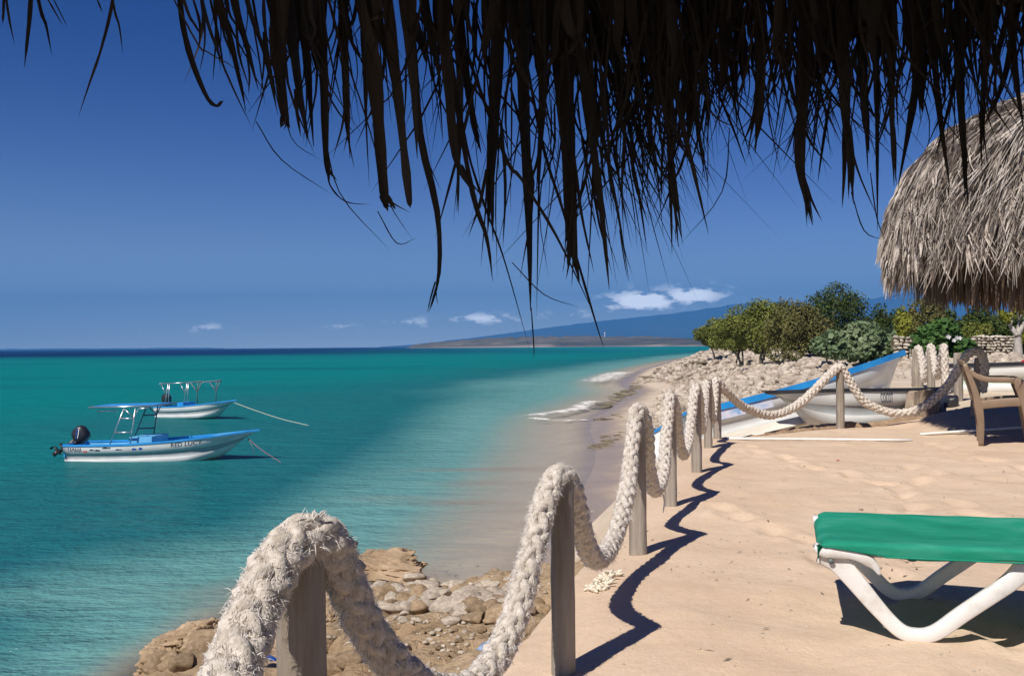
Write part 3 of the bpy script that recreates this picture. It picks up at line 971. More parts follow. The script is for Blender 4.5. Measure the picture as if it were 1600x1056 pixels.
boulder(520, 965, 9.9, (.26, .22, .17), (0, 0, 2.0), 508, 'rounded pale rock behind the shaded rope, right of the near post')
boulder(790, 958, 12.6, (.34, .10, .09), (0, R(12), R(-14)), 510, 'long narrow tan rock at the right end of the pebble line')


# ------------------------------------------------------------------ wooden posts and the big rope
def post(px, base_y, dist, top_z, r, seed, label, base_pt=None, lean=(0, 0), group='posts carrying the thick rope', m=M_WOOD, sub=None):
    b = P(px, base_y, dist) if base_pt is None else np.array(base_pt, float)
    rs = np.random.RandomState(seed)
    n = 18
    h = top_z - b[2]
    zs_ = np.concatenate((np.linspace(-.25, h - .02, 12), [h - .006, h]))
    V = []
    for i, zz_ in enumerate(zs_):
        rr = r * (1.06 - .06 * i / 13) * (1 if i < 12 else (.93 if i == 12 else .6))
        for j in range(n):
            a = j * 2 * math.pi / n
            k = 1 + .05 * math.sin(3 * a + seed) + .035 * math.sin(7 * a + seed * 2 + zz_ * 2) + .02 * rs.normal()
            V.append((rr * k * math.cos(a) + lean[0] * zz_, rr * k * math.sin(a) + lean[1] * zz_, zz_))
    F = [(i * n + j, i * n + (j + 1) % n, (i + 1) * n + (j + 1) % n, (i + 1) * n + j) for i in range(len(zs_) - 1) for j in range(n)]
    F.append(tuple((len(zs_) - 1) * n + j for j in range(n)))
    o = link('fence_post', mesh('fence_post', V, F, m))
    o.location = b
    tag(o, label, 'post', group)
    return b


post(0, 0, 0, .695, .052, 1, 'thick weathered post in the near foreground under the frayed rope', base_pt=(-.47, 2.12, -.08))
post(880, 1046, 3.25, .66, .039, 2, 'split grey post at the terrace edge, second from the camera, pipe beside it')
post(997, 863, 5.06, .735, .0445, 3, 'third post from the camera, at the left of the coral pieces shadow')
post(1048, 789, 6.57, .76, .042, 4, 'fourth post from the camera along the curving rope shadow')
post(1089, 741, 8.2, .755, .042, 5, 'fifth post from the camera, in front of the beached boat stern')
post(1107, 706, 10.1, .735, .042, 6, 'sixth post from the camera, close before the terrace corner')
post(1121, 691, 11.1, .705, .043, 7, 'post at the terrace corner where the rope turns right')
post(1313, 663, 12.6, .745, .050, 8, 'lone post in front of the white lettered hull, rope looped over it')
post(1522, 643, 12.5, .90, .052, 9, 'dark shaded post behind the tan plastic chair', lean=(.10, 0))


def braid(name, label, pts, Rr, pitch, group, fuzz, shade_fuzz=.02, wob=.006, Rfun=None):
    q = catmull(pts, ds=.0125, n=14)
    s = np.arange(len(q)) * .0125
    q = q + np.stack([(fbm(s * 3 + k * 9, s * 0 + k, 3, 200 + k) - .5) * wob * 2 for k in range(3)], 1)
    T, Nn, B = frames(q)
    root = thing(name, label, 'rope', q[0], group=group)
    w = 2 * math.pi / pitch
    rad = np.full(len(q), Rr) if Rfun is None else Rfun(q)
    rad = rad * (1 + .16 * (fbm(s * 4, s * 0, 3, 222) - .5))
    n = 7
    th = np.arange(n) * 2 * math.pi / n
    for k in range(8):
        dr = 1 if k % 2 == 0 else -1
        ph = (k // 2) * math.pi / 2
        a = ph + dr * w * s
        rr = rad * (.62 + dr * .13 * np.cos(4 * w * s))
        c = q + rr[:, None] * (np.cos(a)[:, None] * Nn + np.sin(a)[:, None] * B)
        Tk = np.gradient(c, axis=0); Tk /= np.linalg.norm(Tk, axis=1)[:, None]
        out_ = (c - q); out_ /= np.linalg.norm(out_, axis=1)[:, None]
        side = np.cross(Tk, out_)
        rn = 1 + 1.15 * (fbm(np.repeat(s * 42 + k * 7, n).reshape(-1, n), np.tile(np.arange(n) * 1.7 + k, (len(s), 1)), 3, 230 + k) - .5)
        V = c[:, None, :] + (rad[:, None] * rn)[..., None] * (.39 * np.cos(th)[None, :, None] * out_[:, None, :] + .43 * np.sin(th)[None, :, None] * side[:, None, :])
        m_ = len(q)
        i = np.arange((m_ - 1) * n); r_ = i // n; cc = i % n; c2 = (cc + 1) % n
        F = np.stack((r_ * n + cc, r_ * n + c2, (r_ + 1) * n + c2, (r_ + 1) * n + cc), 1)
        link('strand', mesh('strand', V.reshape(-1, 3), F, M_ROPE), root)
    # frayed yarn ends standing off the rope
    dist = np.hypot(q[:, 0], q[:, 1])
    wgt = 1 / np.clip(dist, 1.5, 30) ** 1.6
    idx = RS.choice(len(q), fuzz, p=wgt / wgt.sum())
    a = RS.uniform(0, 2 * math.pi, fuzz)
    o_ = np.cos(a)[:, None] * Nn[idx] + np.sin(a)[:, None] * B[idx]
    base = q[idx] + o_ * (rad[idx] * RS.uniform(.85, 1.03, fuzz))[:, None]
    tuft = vnoise(idx * .18, a * 2.5, 5)
    ln = RS.gamma(2.0, .0042, fuzz) * (.4 + 1.5 * tuft ** 3) + .005
    ln = np.clip(ln, .005, .036)
    dirn = o_ * RS.uniform(.25, .9, fuzz)[:, None] + T[idx] * (RS.choice([-1, 1], fuzz) * RS.uniform(.3, 1, fuzz))[:, None] + RS.normal(0, .25, (fuzz, 3)) + np.array((0, 0, -.25))
    dirn /= np.linalg.norm(dirn, axis=1)[:, None]
    sd_ = np.cross(dirn, RS.normal(size=(fuzz, 3))); sd_ /= np.linalg.norm(sd_, axis=1)[:, None]
    wd = RS.uniform(.0004, .0011, fuzz)[:, None]
    mid = base + dirn * (ln * .6)[:, None]
    tip = base + dirn * ln[:, None] + np.array((0, 0, -1)) * (ln * .25)[:, None]
    V = np.stack((base - sd_ * wd, base + sd_ * wd, mid + sd_ * wd * .8, mid - sd_ * wd * .8, tip), 1).reshape(-1, 3)
    b5 = np.arange(fuzz)[:, None] * 5
    F4 = (b5 + np.array([[0, 1, 2, 3]])); F3 = (b5 + np.array([[3, 2, 4]]))
    me = mesh('frayed_fibres', V, [tuple(f) for f in F4.tolist()] + [tuple(f) for f in F3.tolist()], M_FIBRE)
    tag(link('frayed_fibres', me, root), kind='stuff')
    return q


rp = [(-1.08, .45, .70), (-.98, .70, .50), (-.82, 1.02, .28), P(290, 1260, 1.52), P(330, 1140, 1.66), P(362, 1040, 1.79), P(395, 955, 1.9), P(432, 878, 2.0), P(475, 838, 2.08), P(512, 850, 2.14), P(540, 915, 2.22),
      P(572, 985, 2.3), P(630, 1052, 2.42), P(700, 1082, 2.6), P(755, 1058, 2.78), P(798, 975, 2.95), P(832, 855, 3.1), P(856, 770, 3.2), P(876, 741, 3.25), P(892, 765, 3.32), P(905, 820, 3.55),
      P(930, 872, 3.9), P(958, 848, 4.3), P(979, 765, 4.7), P(989, 675, 5.0), P(996, 640, 5.06), P(1008, 665, 5.14), P(1013, 725, 5.4), P(1022, 765, 5.7), P(1034, 750, 6.0), P(1040, 690, 6.3),
      P(1046, 621, 6.55), P(1055, 640, 6.66), P(1061, 690, 7.0), P(1068, 710, 7.3), P(1076, 685, 7.7), P(1083, 625, 8.1), P(1088, 606, 8.2), P(1093, 625, 8.35), P(1096, 672, 8.9), P(1101, 625, 9.8),
      P(1105, 599, 10.1), P(1109, 620, 10.3), P(1113, 656, 10.6), P(1116, 620, 10.95), P(1119, 595, 11.1), P(1133, 610, 11.2), P(1163, 636, 11.6), P(1205, 648, 12.0), P(1250, 630, 12.3), P(1290, 592, 12.5), P(1312, 573, 12.6),
      P(1326, 592, 12.6), P(1352, 628, 12.6), P(1400, 645, 12.6), P(1442, 636, 12.55), P(1480, 603, 12.5), P(1503, 566, 12.42), P(1515, 552, 12.4), P(1529, 550, 12.4), P(1538, 565, 12.42), P(1538, 590, 12.45), P(1535, 612, 12.5)]


def rope_r(q):
    dist = np.hypot(q[:, 0], q[:, 1])
    return np.interp(dist, [1.2, 2.0, 2.3, 3.2, 5, 9, 11, 12.2, 13], [.055, .052, .046, .041, .038, .039, .045, .050, .054])


braid('thick_rope', 'very thick frayed off white rope draped over the posts along the terrace edge', rp, .055, .31, None, 85000, Rfun=rope_r)
rope_ = [o for o in scene.objects if o.name == 'thick_rope'][0]
mb = MB()
for k in range(16):
    a_ = P(490 + random.uniform(-4, 4), 818, 2.08); e_ = P(495 + random.gauss(0, 6), 798 + random.uniform(-3, 8), 2.06)
    mb.tube([a_, (a_ + e_) / 2 + np.array((random.gauss(0, .003), 0, 0)), e_], [.0035, .003, .0012], 5)
link('frayed_end', mb.mesh('frayed_end', M_FIBRE), rope_)
mb = MB()
mb.tube(catmull([P(1036, 772, 6.0), P(1038, 785, 6.0), P(1036, 800, 6.0)], n=5), .005, 5)
tag(link('string', mb.mesh('string', M_FIBRE)), 'thin string dangling from the rope sag between third and fourth posts', 'string')

# second rope line going away behind the boats
far_posts = [(1498, 635, 15.5, .087 * 15.5 / 1.5, .066, 'bare grey post with a dark bag at its foot', (0, 0)), (1476, 620, 17.5, 0, .05, 'slim post under the right rope loop of the far fence', (0, 0)),
             (1455, 612, 19.0, 0, .07, 'grey post between the two hanging rope loops of the far fence', (0, 0)), (1434, 606, 20.0, 0, .11, 'shaggy post wrapped in frayed rope beside the blue bow', (0, 0))]
tops = [P(1498, 551, 15.5), P(1476, 545, 17.5), P(1455, 543, 19.0), P(1434, 545, 20.0)]
for i, (px, by, dd, _, r, lab, ln) in enumerate(far_posts):
    b = P(px, by + 3, dd)
    b[2] = min(b[2], hz(b[0], b[1]) + .02)
    post(0, 0, 0, tops[i][2], r, 20 + i, lab, base_pt=b, group='posts of the far rope fence')
braid('thick_rope', 'thick white rope hanging in loops on the far posts behind the beached boats', [P(1479, 612, 17.4), P(1477, 580, 17.45), P(1475, 550, 17.5), P(1473, 542, 17.6), P(1470, 560, 17.8), P(1464, 588, 18.2),
      P(1458, 560, 18.8), P(1454, 541, 19.0), P(1451, 560, 19.1), P(1444, 594, 19.4), P(1440, 560, 19.8), P(1436, 543, 20.0), P(1430, 560, 20.1), P(1428, 604, 20.3)], .062, .5, None, 1500, wob=.02)

# ------------------------------------------------------------------ hanging eave of the near palapa
ROOF_C = np.array((1.0, -.30)); ROOF_R = 2.0


def eave_depth(px):
    k = (px - 800) / FPX
    a = k * k + 1; b = -2 * k * ROOF_C[0] - 2 * ROOF_C[1]; c = ROOF_C[0] ** 2 + ROOF_C[1] ** 2 - ROOF_R ** 2
    return (-b + math.sqrt(b * b - 4 * a * c)) / (2 * a)


palapa = thing('thatched_parasol', 'dark palm thatch roof overhead, its ragged fringe hanging across the top', 'palapa', (1.0, -.30, 0))


def leaflet(pts, w, dd, width_profile=None, fold=.25, n=12, twist=0.0, dz=0.0):
    """narrow folded palm leaflet through photo points at distance dd"""
    p3 = [P(x, y, dd + dz * i / max(1, len(pts) - 1)) for i, (x, y) in enumerate(pts)]
    q = catmull(p3, n=max(3, n // (len(p3) - 1)))
    m_ = len(q)
    T = np.gradient(q, axis=0); T /= np.linalg.norm(T, axis=1)[:, None]
    t = np.linspace(0, 1, m_)
    a = twist * t + random.uniform(-.5, .5)
    view = q - np.array((0, 0, EYE)); view /= np.linalg.norm(view, axis=1)[:, None]
    side = np.cross(T, view); side /= np.linalg.norm(side, axis=1)[:, None]
    side2 = side * np.cos(a)[:, None] + view * np.sin(a)[:, None]
    nrm = np.cross(side2, T)
    W = w / FPX * dd / 2
    prof = (np.clip((1 - t) * 3.2, 0, 1) ** .8) * (.75 + .25 * np.sin(np.clip(t * 1.6, 0, 1) * math.pi))
    prof = np.maximum(prof, .05) * (1 + .08 * np.array([random.gauss(0, 1) for _ in range(m_)]))
    if width_profile is not None: prof = prof * width_profile(t)
    Wd = (W * prof)[:, None]
    Lf = q - side2 * Wd; Rt = q + side2 * Wd; Md = q + nrm * Wd * fold * 2
    V = np.stack((Lf, Md, Rt), 1).reshape(-1, 3)
    F = []
    for i in range(m_ - 1):
        F.append((i * 3, i * 3 + 1, i * 3 + 4, i * 3 + 3)); F.append((i * 3 + 1, i * 3 + 2, i * 3 + 5, i * 3 + 4))
    return V, F


def split_leaf(pts, w, dd, **kw):
    """a leaflet whose tip has torn into two or three narrower strands"""
    V, F = leaflet(pts, w, dd, **kw)
    if w < 9 or random.random() < .25:
        return V, F
    V = [V]; F = list(F); n = len(V[0])
    q = np.array(pts, float)
    ends = random.choice((2, 2, 3, 4))
    for k in range(ends):
        t0 = random.uniform(.45, .75)
        a = q[-2] + (q[-1] - q[-2]) * (t0 - .4)
        spread = random.gauss(0, 1) * w * .8
        ln = (q[-1] - a) * random.uniform(.85, 1.18)
        off = random.uniform(-.3, .3) * w
        V2, F2 = leaflet([(a[0] + off, a[1]), (a[0] + off + ln[0] * .5 + spread * .25, a[1] + ln[1] * .5), (a[0] + ln[0] + spread, a[1] + ln[1])], w * random.uniform(.12, .34), dd + random.uniform(-.01, .01), n=8, twist=random.uniform(-1, 1))
        V.append(V2); F += [tuple(i + n for i in f) for f in F2]; n += len(V2)
    return np.vstack(V), F


TOPY = -190
KEY = [  # (points, width) read along the fringe
    ([(48, 0), (43, 60), (38, 106)], 11), ([(6, 0), (4, 40)], 8), ([(10, 0), (23, 72)], 6), ([(60, 0), (72, 40), (81, 87)], 8), ([(75, 0), (98, 40)], 4), ([(84, 0), (105, 42)], 3),
    ([(178, -10), (160, 70), (140, 130), (122, 184)], 7), ([(176, 0), (186, 40), (192, 84)], 6), ([(152, 0), (160, 20)], 4),
    ([(281, 0), (290, 60), (305, 110), (325, 155), (340, 166), (349, 158)], 13), ([(287, 0), (305, 40), (318, 60)], 8), ([(298, 50), (325, 82), (360, 102), (385, 125)], 5),
    ([(316, 0), (337, 72), (365, 140), (394, 200)], 9), ([(341, 0), (360, 62), (384, 172)], 20), ([(366, 0), (385, 70), (404, 142)], 20), ([(386, 0), (412, 80), (434, 180)], 12),
    ([(432, 0), (434, 80), (444, 175), (452, 200)], 34), ([(455, 0), (462, 100), (480, 220)], 34), ([(470, 0), (480, 100), (490, 230)], 30),
    ([(500, 0), (506, 120), (509, 240), (513, 282)], 27), ([(512, 262), (516, 290), (540, 315), (580, 320)], 4), ([(535, 0), (540, 120), (547, 248)], 24), ([(563, 0), (570, 150), (577, 293)], 7),
    ([(575, 0), (588, 150), (600, 300), (606, 330)], 34), ([(603, 300), (615, 330), (645, 375)], 3), ([(606, 0), (622, 150), (638, 300), (641, 325)], 26), ([(632, 0), (645, 120), (652, 248)], 26),
    ([(645, 60), (656, 208), (683, 330), (686, 426), (671, 483)], 17), ([(662, 0), (675, 60), (690, 140)], 22), ([(690, 0), (700, 120), (712, 245), (738, 300)], 26),
    ([(716, 0), (719, 150), (714, 331)], 26), ([(722, 60), (740, 190), (752, 240)], 20), ([(780, -10), (776, 100), (768, 250), (762, 364)], 34), ([(720, 180), (750, 300), (786, 400), (826, 540)], 6),
    ([(730, 260), (760, 370), (770, 440)], 12), ([(816, 0), (818, 150), (826, 330), (829, 486)], 34), ([(842, 0), (848, 150), (838, 300)], 28), ([(862, 0), (880, 170), (892, 330), (903, 436)], 34),
    ([(885, 0), (888, 160), (903, 440)], 36), ([(905, 60), (919, 170), (940, 330), (952, 452)], 22), ([(903, 30), (935, 180), (965, 330), (983, 440)], 13),
    ([(840, 190), (880, 330), (927, 491), (944, 545)], 7), ([(903, 0), (970, 150), (1057, 310)], 18), ([(935, 0), (985, 80), (1040, 135), (1060, 220)], 10), ([(1037, 0), (1045, 200), (1060, 386)], 26),
    ([(1080, 200), (1050, 290), (1019, 365)], 8), ([(777, 215), (815, 280), (870, 370), (930, 495)], 9), ([(885, 310), (889, 380), (886, 415)], 14),
    ([(1082, 0), (1080, 120), (1075, 215)], 46), ([(1057, 140), (1080, 250), (1107, 366)], 13), ([(1113, 0), (1115, 60), (1118, 135)], 14), ([(1101, 120), (1115, 180), (1158, 202)], 8),
    ([(1132, 0), (1130, 100), (1125, 150)], 22), ([(1187, 0), (1188, 120), (1180, 240)], 32), ([(1220, 0), (1222, 60), (1225, 120)], 20), ([(1259, 0), (1255, 150), (1250, 260), (1270, 352)], 30),
    ([(1290, 0), (1270, 120), (1225, 250)], 14), ([(1200, 0), (1225, 100), (1260, 210), (1300, 265)], 12), ([(1316, 0), (1320, 160), (1334, 319)], 30), ([(1345, 0), (1350, 150), (1358, 240)], 28),
    ([(1365, 0), (1370, 150), (1371, 362)], 22), ([(1392, 0), (1393, 150), (1397, 292)], 24), ([(1441, 0), (1430, 140), (1403, 294)], 30), ([(1430, 0), (1436, 100), (1441, 175)], 44),
    ([(1455, 0), (1465, 150), (1485, 300)], 20), ([(1498, 0), (1502, 170), (1513, 324)], 22), ([(1480, 0), (1500, 60), (1560, 230)], 12), ([(1520, 0), (1500, 100), (1460, 250)], 16),
    ([(1545, 0), (1540, 100), (1532, 250)], 18), ([(1578, 0), (1586, 110), (1600, 205)], 20), ([(1590, 0), (1570, 120), (1540, 190)], 18)]
count = 0
for pts, w in KEY:
    x0 = pts[0][0]
    dd = eave_depth(x0) + random.uniform(-.06, .06)
    if w > 4:
        dx = (pts[1][0] - x0) / max(30., pts[1][1] - pts[0][1])
        pts = [(x0 - dx * (pts[0][1] - TOPY) * .6, TOPY)] + pts
    V, F = split_leaf(pts, w * .70, dd, n=16, twist=random.uniform(-.5, .5))
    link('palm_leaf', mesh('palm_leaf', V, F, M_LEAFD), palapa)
    count += 1
env_x = [190, 300, 420, 520, 640, 760, 830, 930, 1000, 1060, 1150, 1260, 1360, 1450, 1560, 1700]
env_y = [-60, 60, 150, 175, 175, 190, 230, 230, 220, 240, 160, 190, 200, 215, 190, 180]
nkey = count
while count < nkey + 165:
    x = random.uniform(900, 1690) if random.random() < .72 else random.uniform(425, 900)
    if x < 405:
        L_ = random.uniform(20, 120)
    else:
        L_ = np.interp(x, env_x, env_y) * random.betavariate(2.0, 2.4) * (.62 if x < 900 else .84)
    sl_ = random.gauss(.03, .10)
    w = random.choice((8, 12, 16, 20)) if x < 1000 else random.choice((5, 7, 10, 13, 20))
    bend = random.gauss(0, 10)
    pts = [(x - sl_ * 190, TOPY), (x + bend * .3, L_ * .25), (x + sl_ * L_ * .6 + bend, L_ * .6 + 20), (x + sl_ * L_ * 1.5, L_ + 25)]
    V, F = split_leaf(pts, w, eave_depth(min(max(x, -100), 1750)) + random.uniform(-.14, .16), n=12, twist=random.uniform(-.9, .9))
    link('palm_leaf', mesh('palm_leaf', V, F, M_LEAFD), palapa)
    count += 1
# thin split ends and fibres, too many to count
mb = MB()
env2 = [(-60, 20), (190, -30), (300, 120), (420, 180), (520, 270), (640, 250), (760, 360), (830, 430), (930, 430), (1000, 330), (1060, 330), (1150, 200), (1260, 270), (1360, 245), (1450, 250), (1560, 200), (1700, 190)]
for i in range(820):
    x = random.choice((random.uniform(400, 820), random.uniform(820, 1700), random.uniform(900, 1700), random.uniform(1150, 1700), random.uniform(1200, 1700))) if random.random() < .95 else random.uniform(300, 400)
    if random.random() < .35: x = random.gauss(1040, 90)
    L_ = np.interp(x, [e[0] for e in env2], [e[1] for e in env2]) * random.betavariate(3.0, 2.2) * 1.22
    y0 = L_ * random.uniform(-.3, .7) - 40
    sl_ = random.gauss(.04, .17) if random.random() < .85 else random.gauss(0, .3)
    if x < 520: sl_ = abs(sl_)
    ln = L_ - y0
    if ln < 30: continue
    cv = random.gauss(0, .18)
    pts = [(x, y0), (x + sl_ * ln * .5, y0 + ln * .5), (x + (sl_ + cv) * ln * .9, y0 + ln)]
    V, F = leaflet(pts, random.uniform(1.5, 5.5), eave_depth(x) + random.uniform(-.13, .15), n=6, fold=.1, twist=random.uniform(-1, 1))
    mb.add(V, F)
for x0, y0, x1, y1, x2, y2 in ((505, 190, 530, 300, 610, 392), (440, 130, 455, 215, 500, 250), (400, 190, 440, 250, 520, 305), (655, 205, 668, 250, 690, 300), (590, 330, 620, 380, 650, 372),
                               (800, 410, 850, 460, 905, 480), (1140, 200, 1128, 300, 1060, 385), (1330, 300, 1350, 360, 1380, 375), (1360, 270, 1370, 340, 1385, 380), (830, 480, 834, 540, 834, 560)):
    V, F = leaflet([(x0, y0), (x1, y1), (x2, y2)], 2.0, eave_depth(x0), n=8, fold=.1)
    mb.add(V, F)
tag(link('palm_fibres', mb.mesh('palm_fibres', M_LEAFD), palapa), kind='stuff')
# roof above and behind the lens: thatch cone, pole, rafters
na = 96
prof = [(ROOF_R + .02, 1.72), (ROOF_R + .12, 1.86), (ROOF_R - .2, 2.08), (1.2, 2.66), (.5, 3.16), (.06, 3.45)]
V = []; F = []
for i, (r_, z_) in enumerate(prof):
    for j in range(na):
        a = 2 * math.pi * j / na
        rr = r_ + .05 * math.sin(a * 17) * (i < 3)
        V.append((ROOF_C[0] + rr * math.cos(a), ROOF_C[1] + rr * math.sin(a), z_ + .03 * math.sin(a * 23 + i)))
for i, (r_, z_) in enumerate([(ROOF_R - .06, 1.72), (1.2, 2.36), (.5, 2.86), (.06, 3.15)]):
    for j in range(na):
        a = 2 * math.pi * j / na
        V.append((ROOF_C[0] + r_ * math.cos(a), ROOF_C[1] + r_ * math.sin(a), z_))
for i in range(len(prof) - 1):
    for j in range(na):
        F.append((i * na + j, i * na + (j + 1) % na, (i + 1) * na + (j + 1) % na, (i + 1) * na + j))
b0 = len(prof) * na
for i in range(3):
    for j in range(na):
        F.append((b0 + i * na + j, b0 + (i + 1) * na + j, b0 + (i + 1) * na + (j + 1) % na, b0 + i * na + (j + 1) % na))
for j in range(na):
    F.append((j, b0 + j, b0 + (j + 1) % na, (j + 1) % na))
link('thatch_roof', mesh('thatch_roof', V, F, M_THATCHU), palapa)
link('pole', mesh('pole', *tube([(ROOF_C[0], ROOF_C[1], -.3), (ROOF_C[0], ROOF_C[1], 3.1)], [.07, .06], 14), M_WOOD), palapa)
for k in range(10):
    a = k * 2 * math.pi / 10 + .2
    c, s = math.cos(a), math.sin(a)
    link('rafter', mesh('rafter', *tube([(ROOF_C[0] + c * .07, ROOF_C[1] + s * .07, 3.0), (ROOF_C[0] + c * 1.9, ROOF_C[1] + s * 1.9, 1.74)], [.025, .022], 8), M_WOOD), palapa)
# the rest of the hanging fringe all round the eave (outside the view)
mb = MB()
for i in range(2600):
    a = random.uniform(0, 2 * math.pi)
    c, s = math.cos(a), math.sin(a)
    x, y = ROOF_C[0] + ROOF_R * c, ROOF_C[1] + ROOF_R * s
    if y > .2 and abs(x) < y * .62 + .1:
        continue
    ln = random.uniform(.10, .45); w = random.uniform(.003, .010)
    dx_, dy_ = random.gauss(0, .03), random.gauss(0, .03)
    mb.add([(x - s * w, y + c * w, 1.84), (x + s * w, y - c * w, 1.84), (x + s * w * .8 + dx_ * .5, y - c * w * .8 + dy_ * .5, 1.80 - ln * .6), (x + dx_, y + dy_, 1.80 - ln), (x - s * w * .8 + dx_ * .5, y + c * w * .8 + dy_ * .5, 1.80 - ln * .6)], [(0, 1, 2, 3, 4)])
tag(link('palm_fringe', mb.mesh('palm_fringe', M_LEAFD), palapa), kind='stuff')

# ------------------------------------------------------------------ the sunlit palapa on the right
PC = np.array((7.05, 10.6))
palapa2 = thing('thatched_parasol', 'sunlit grey brown palm thatch parasol with a shaggy rounded roof at right', 'palapa', (PC[0], PC[1], 0))
PROF = np.array([(.0, 4.14), (.6, 4.05), (1.24, 3.84), (1.7, 3.68), (2.11, 3.46), (2.39, 3.16), (2.58, 2.78), (2.66, 2.45), (2.64, 2.12)])
pl = np.concatenate(([0], np.cumsum(np.linalg.norm(np.diff(PROF, axis=0), axis=1))))


def prof_at(s):
    return np.interp(s, pl, PROF[:, 0]), np.interp(s, pl, PROF[:, 1])


def skirt(a):   # eave hangs lower on the side nearer the camera
    return 1.52 + .20 * math.sin(a)


V = []; F = []
S = np.linspace(0, pl[-1], 14)
for s in S:
    r_, z_ = prof_at(s)
    for j in range(64):
        a = 2 * math.pi * j / 64
        V.append((PC[0] + (r_ - .06) * math.cos(a), PC[1] + (r_ - .06) * math.sin(a), z_ - .06))
for j in range(64):
    a = 2 * math.pi * j / 64
    V.append((PC[0] + 2.2 * math.cos(a), PC[1] + 2.2 * math.sin(a), skirt(a) + .45))
for i in range(14):
    for j in range(64):
        F.append((i * 64 + j, i * 64 + (j + 1) % 64, (i + 1) * 64 + (j + 1) % 64, (i + 1) * 64 + j))
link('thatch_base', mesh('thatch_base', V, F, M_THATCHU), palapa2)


def thatch_strip(a, s, ln, w, lift, sway):
    r0, z0 = prof_at(s)
    c, sn = math.cos(a), math.sin(a)
    tan = np.array((-sn, c, 0)); outw = np.array((c, sn, 0))
    r1, z1 = prof_at(min(s + .05, pl[-1]))
    d = np.array((c * (r1 - r0), sn * (r1 - r0), z1 - z0)); nd = np.linalg.norm(d)
    d = d / nd if nd > 1e-6 else np.array((0, 0, -1.))
    up = np.cross(tan, d); up = up / np.linalg.norm(up)
    if up.dot(outw) + up[2] < 0: up = -up
    p0 = np.array((PC[0] + r0 * c, PC[1] + r0 * sn, z0)) + up * .01
    pts = []
    g = np.array((0, 0, -1.))
    for t in (0, .35, .7, 1.0):
        dirr = d * (1 - .45 * t) + g * .55 * t
        p = p0 + dirr * ln * t + up * (lift * t) + tan * (sway * t * t + sway * .5 * t)
        pts.append(p)
    pts = np.array(pts)
    wn = np.array((.7, 1.0, .8, .12)) * w / 2
    rollv = tan * math.cos(sway * 7 + lift * 9) + up * math.sin(sway * 7 + lift * 9)
    V = []
    for p, w_ in zip(pts, wn):
        V += [p - rollv * w_, p + rollv * w_]
    return V, [(0, 1, 3, 2), (2, 3, 5, 4), (4, 5, 7, 6)]


smax = pl[-1]
big = []
Vs = []; n0 = 0; Fs = []
for i in range(27000):
    s = smax * math.sqrt(random.random()) if random.random() < .85 else smax * random.uniform(.8, 1)
    a = random.uniform(0, 2 * math.pi)
    layer = .05 * vnoise(a * 9, s * 5, 3)
    V, F = thatch_strip(a, s, random.uniform(.22, .5), random.uniform(.010, .028), random.uniform(.0, .10) + layer, random.gauss(0, .06) + .10 * (float(vnoise(a * 5, s * 3, 8)) - .5))
    Vs.append(V); Fs.append(np.array(F) + n0); n0 += 8
V2s = []; F2s = []; n2 = 0
for i in range(5200):            # inner hanging fringe, overhang shade put into its brown
    a = random.uniform(0, 2 * math.pi)
    r_ = random.uniform(2.0, 2.40)
    c, sn = math.cos(a), math.sin(a)
    z0 = 2.3; z1 = skirt(a) + random.gauss(0, .055) + .12 * (float(vnoise(a * 14, r_ * 3, 5)) - .5) + .02
    w = random.uniform(.010, .03)
    tx, ty = -sn * w, c * w
    sw = random.gauss(0, .03)
    x0, y0 = PC[0] + r_ * c, PC[1] + r_ * sn
    V2s.append([(x0 - tx, y0 - ty, z0), (x0 + tx, y0 + ty, z0), (x0 - tx + sw * .5, y0 - ty, (z0 + z1) / 2), (x0 + tx + sw * .5, y0 + ty, (z0 + z1) / 2),
               (x0 - tx * .7 + sw, y0 - ty * .7, z1 + .1), (x0 + tx * .7 + sw, y0 + ty * .7, z1 + .1), (x0 - tx * .1 + sw, y0, z1), (x0 + tx * .1 + sw, y0, z1)])
    F2s.append(np.array([(0, 1, 3, 2), (2, 3, 5, 4), (4, 5, 7, 6)]) + n2); n2 += 8
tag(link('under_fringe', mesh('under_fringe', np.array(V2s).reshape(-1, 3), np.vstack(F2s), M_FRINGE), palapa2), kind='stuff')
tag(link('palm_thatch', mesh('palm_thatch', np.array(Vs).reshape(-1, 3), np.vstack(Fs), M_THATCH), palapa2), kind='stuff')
for i in range(280):             # the broad leaves that stand out singly
    a = random.uniform(math.pi * .72, math.pi * 1.5)
    s = smax * random.uniform(.45, 1)
    V, F = thatch_strip(a, s, random.uniform(.34, .55), random.uniform(.026, .045), random.uniform(.08, .16), random.gauss(0, .08))
    link('palm_leaf', mesh('palm_leaf', V, F, M_THATCH), palapa2)
link('pole', mesh('pole', *tube([(PC[0], PC[1], -.2), (PC[0], PC[1], 3.9)], [.09, .08], 14), M_WOOD), palapa2)

# ------------------------------------------------------------------ trees and bushes
LEAF_BASE = {}


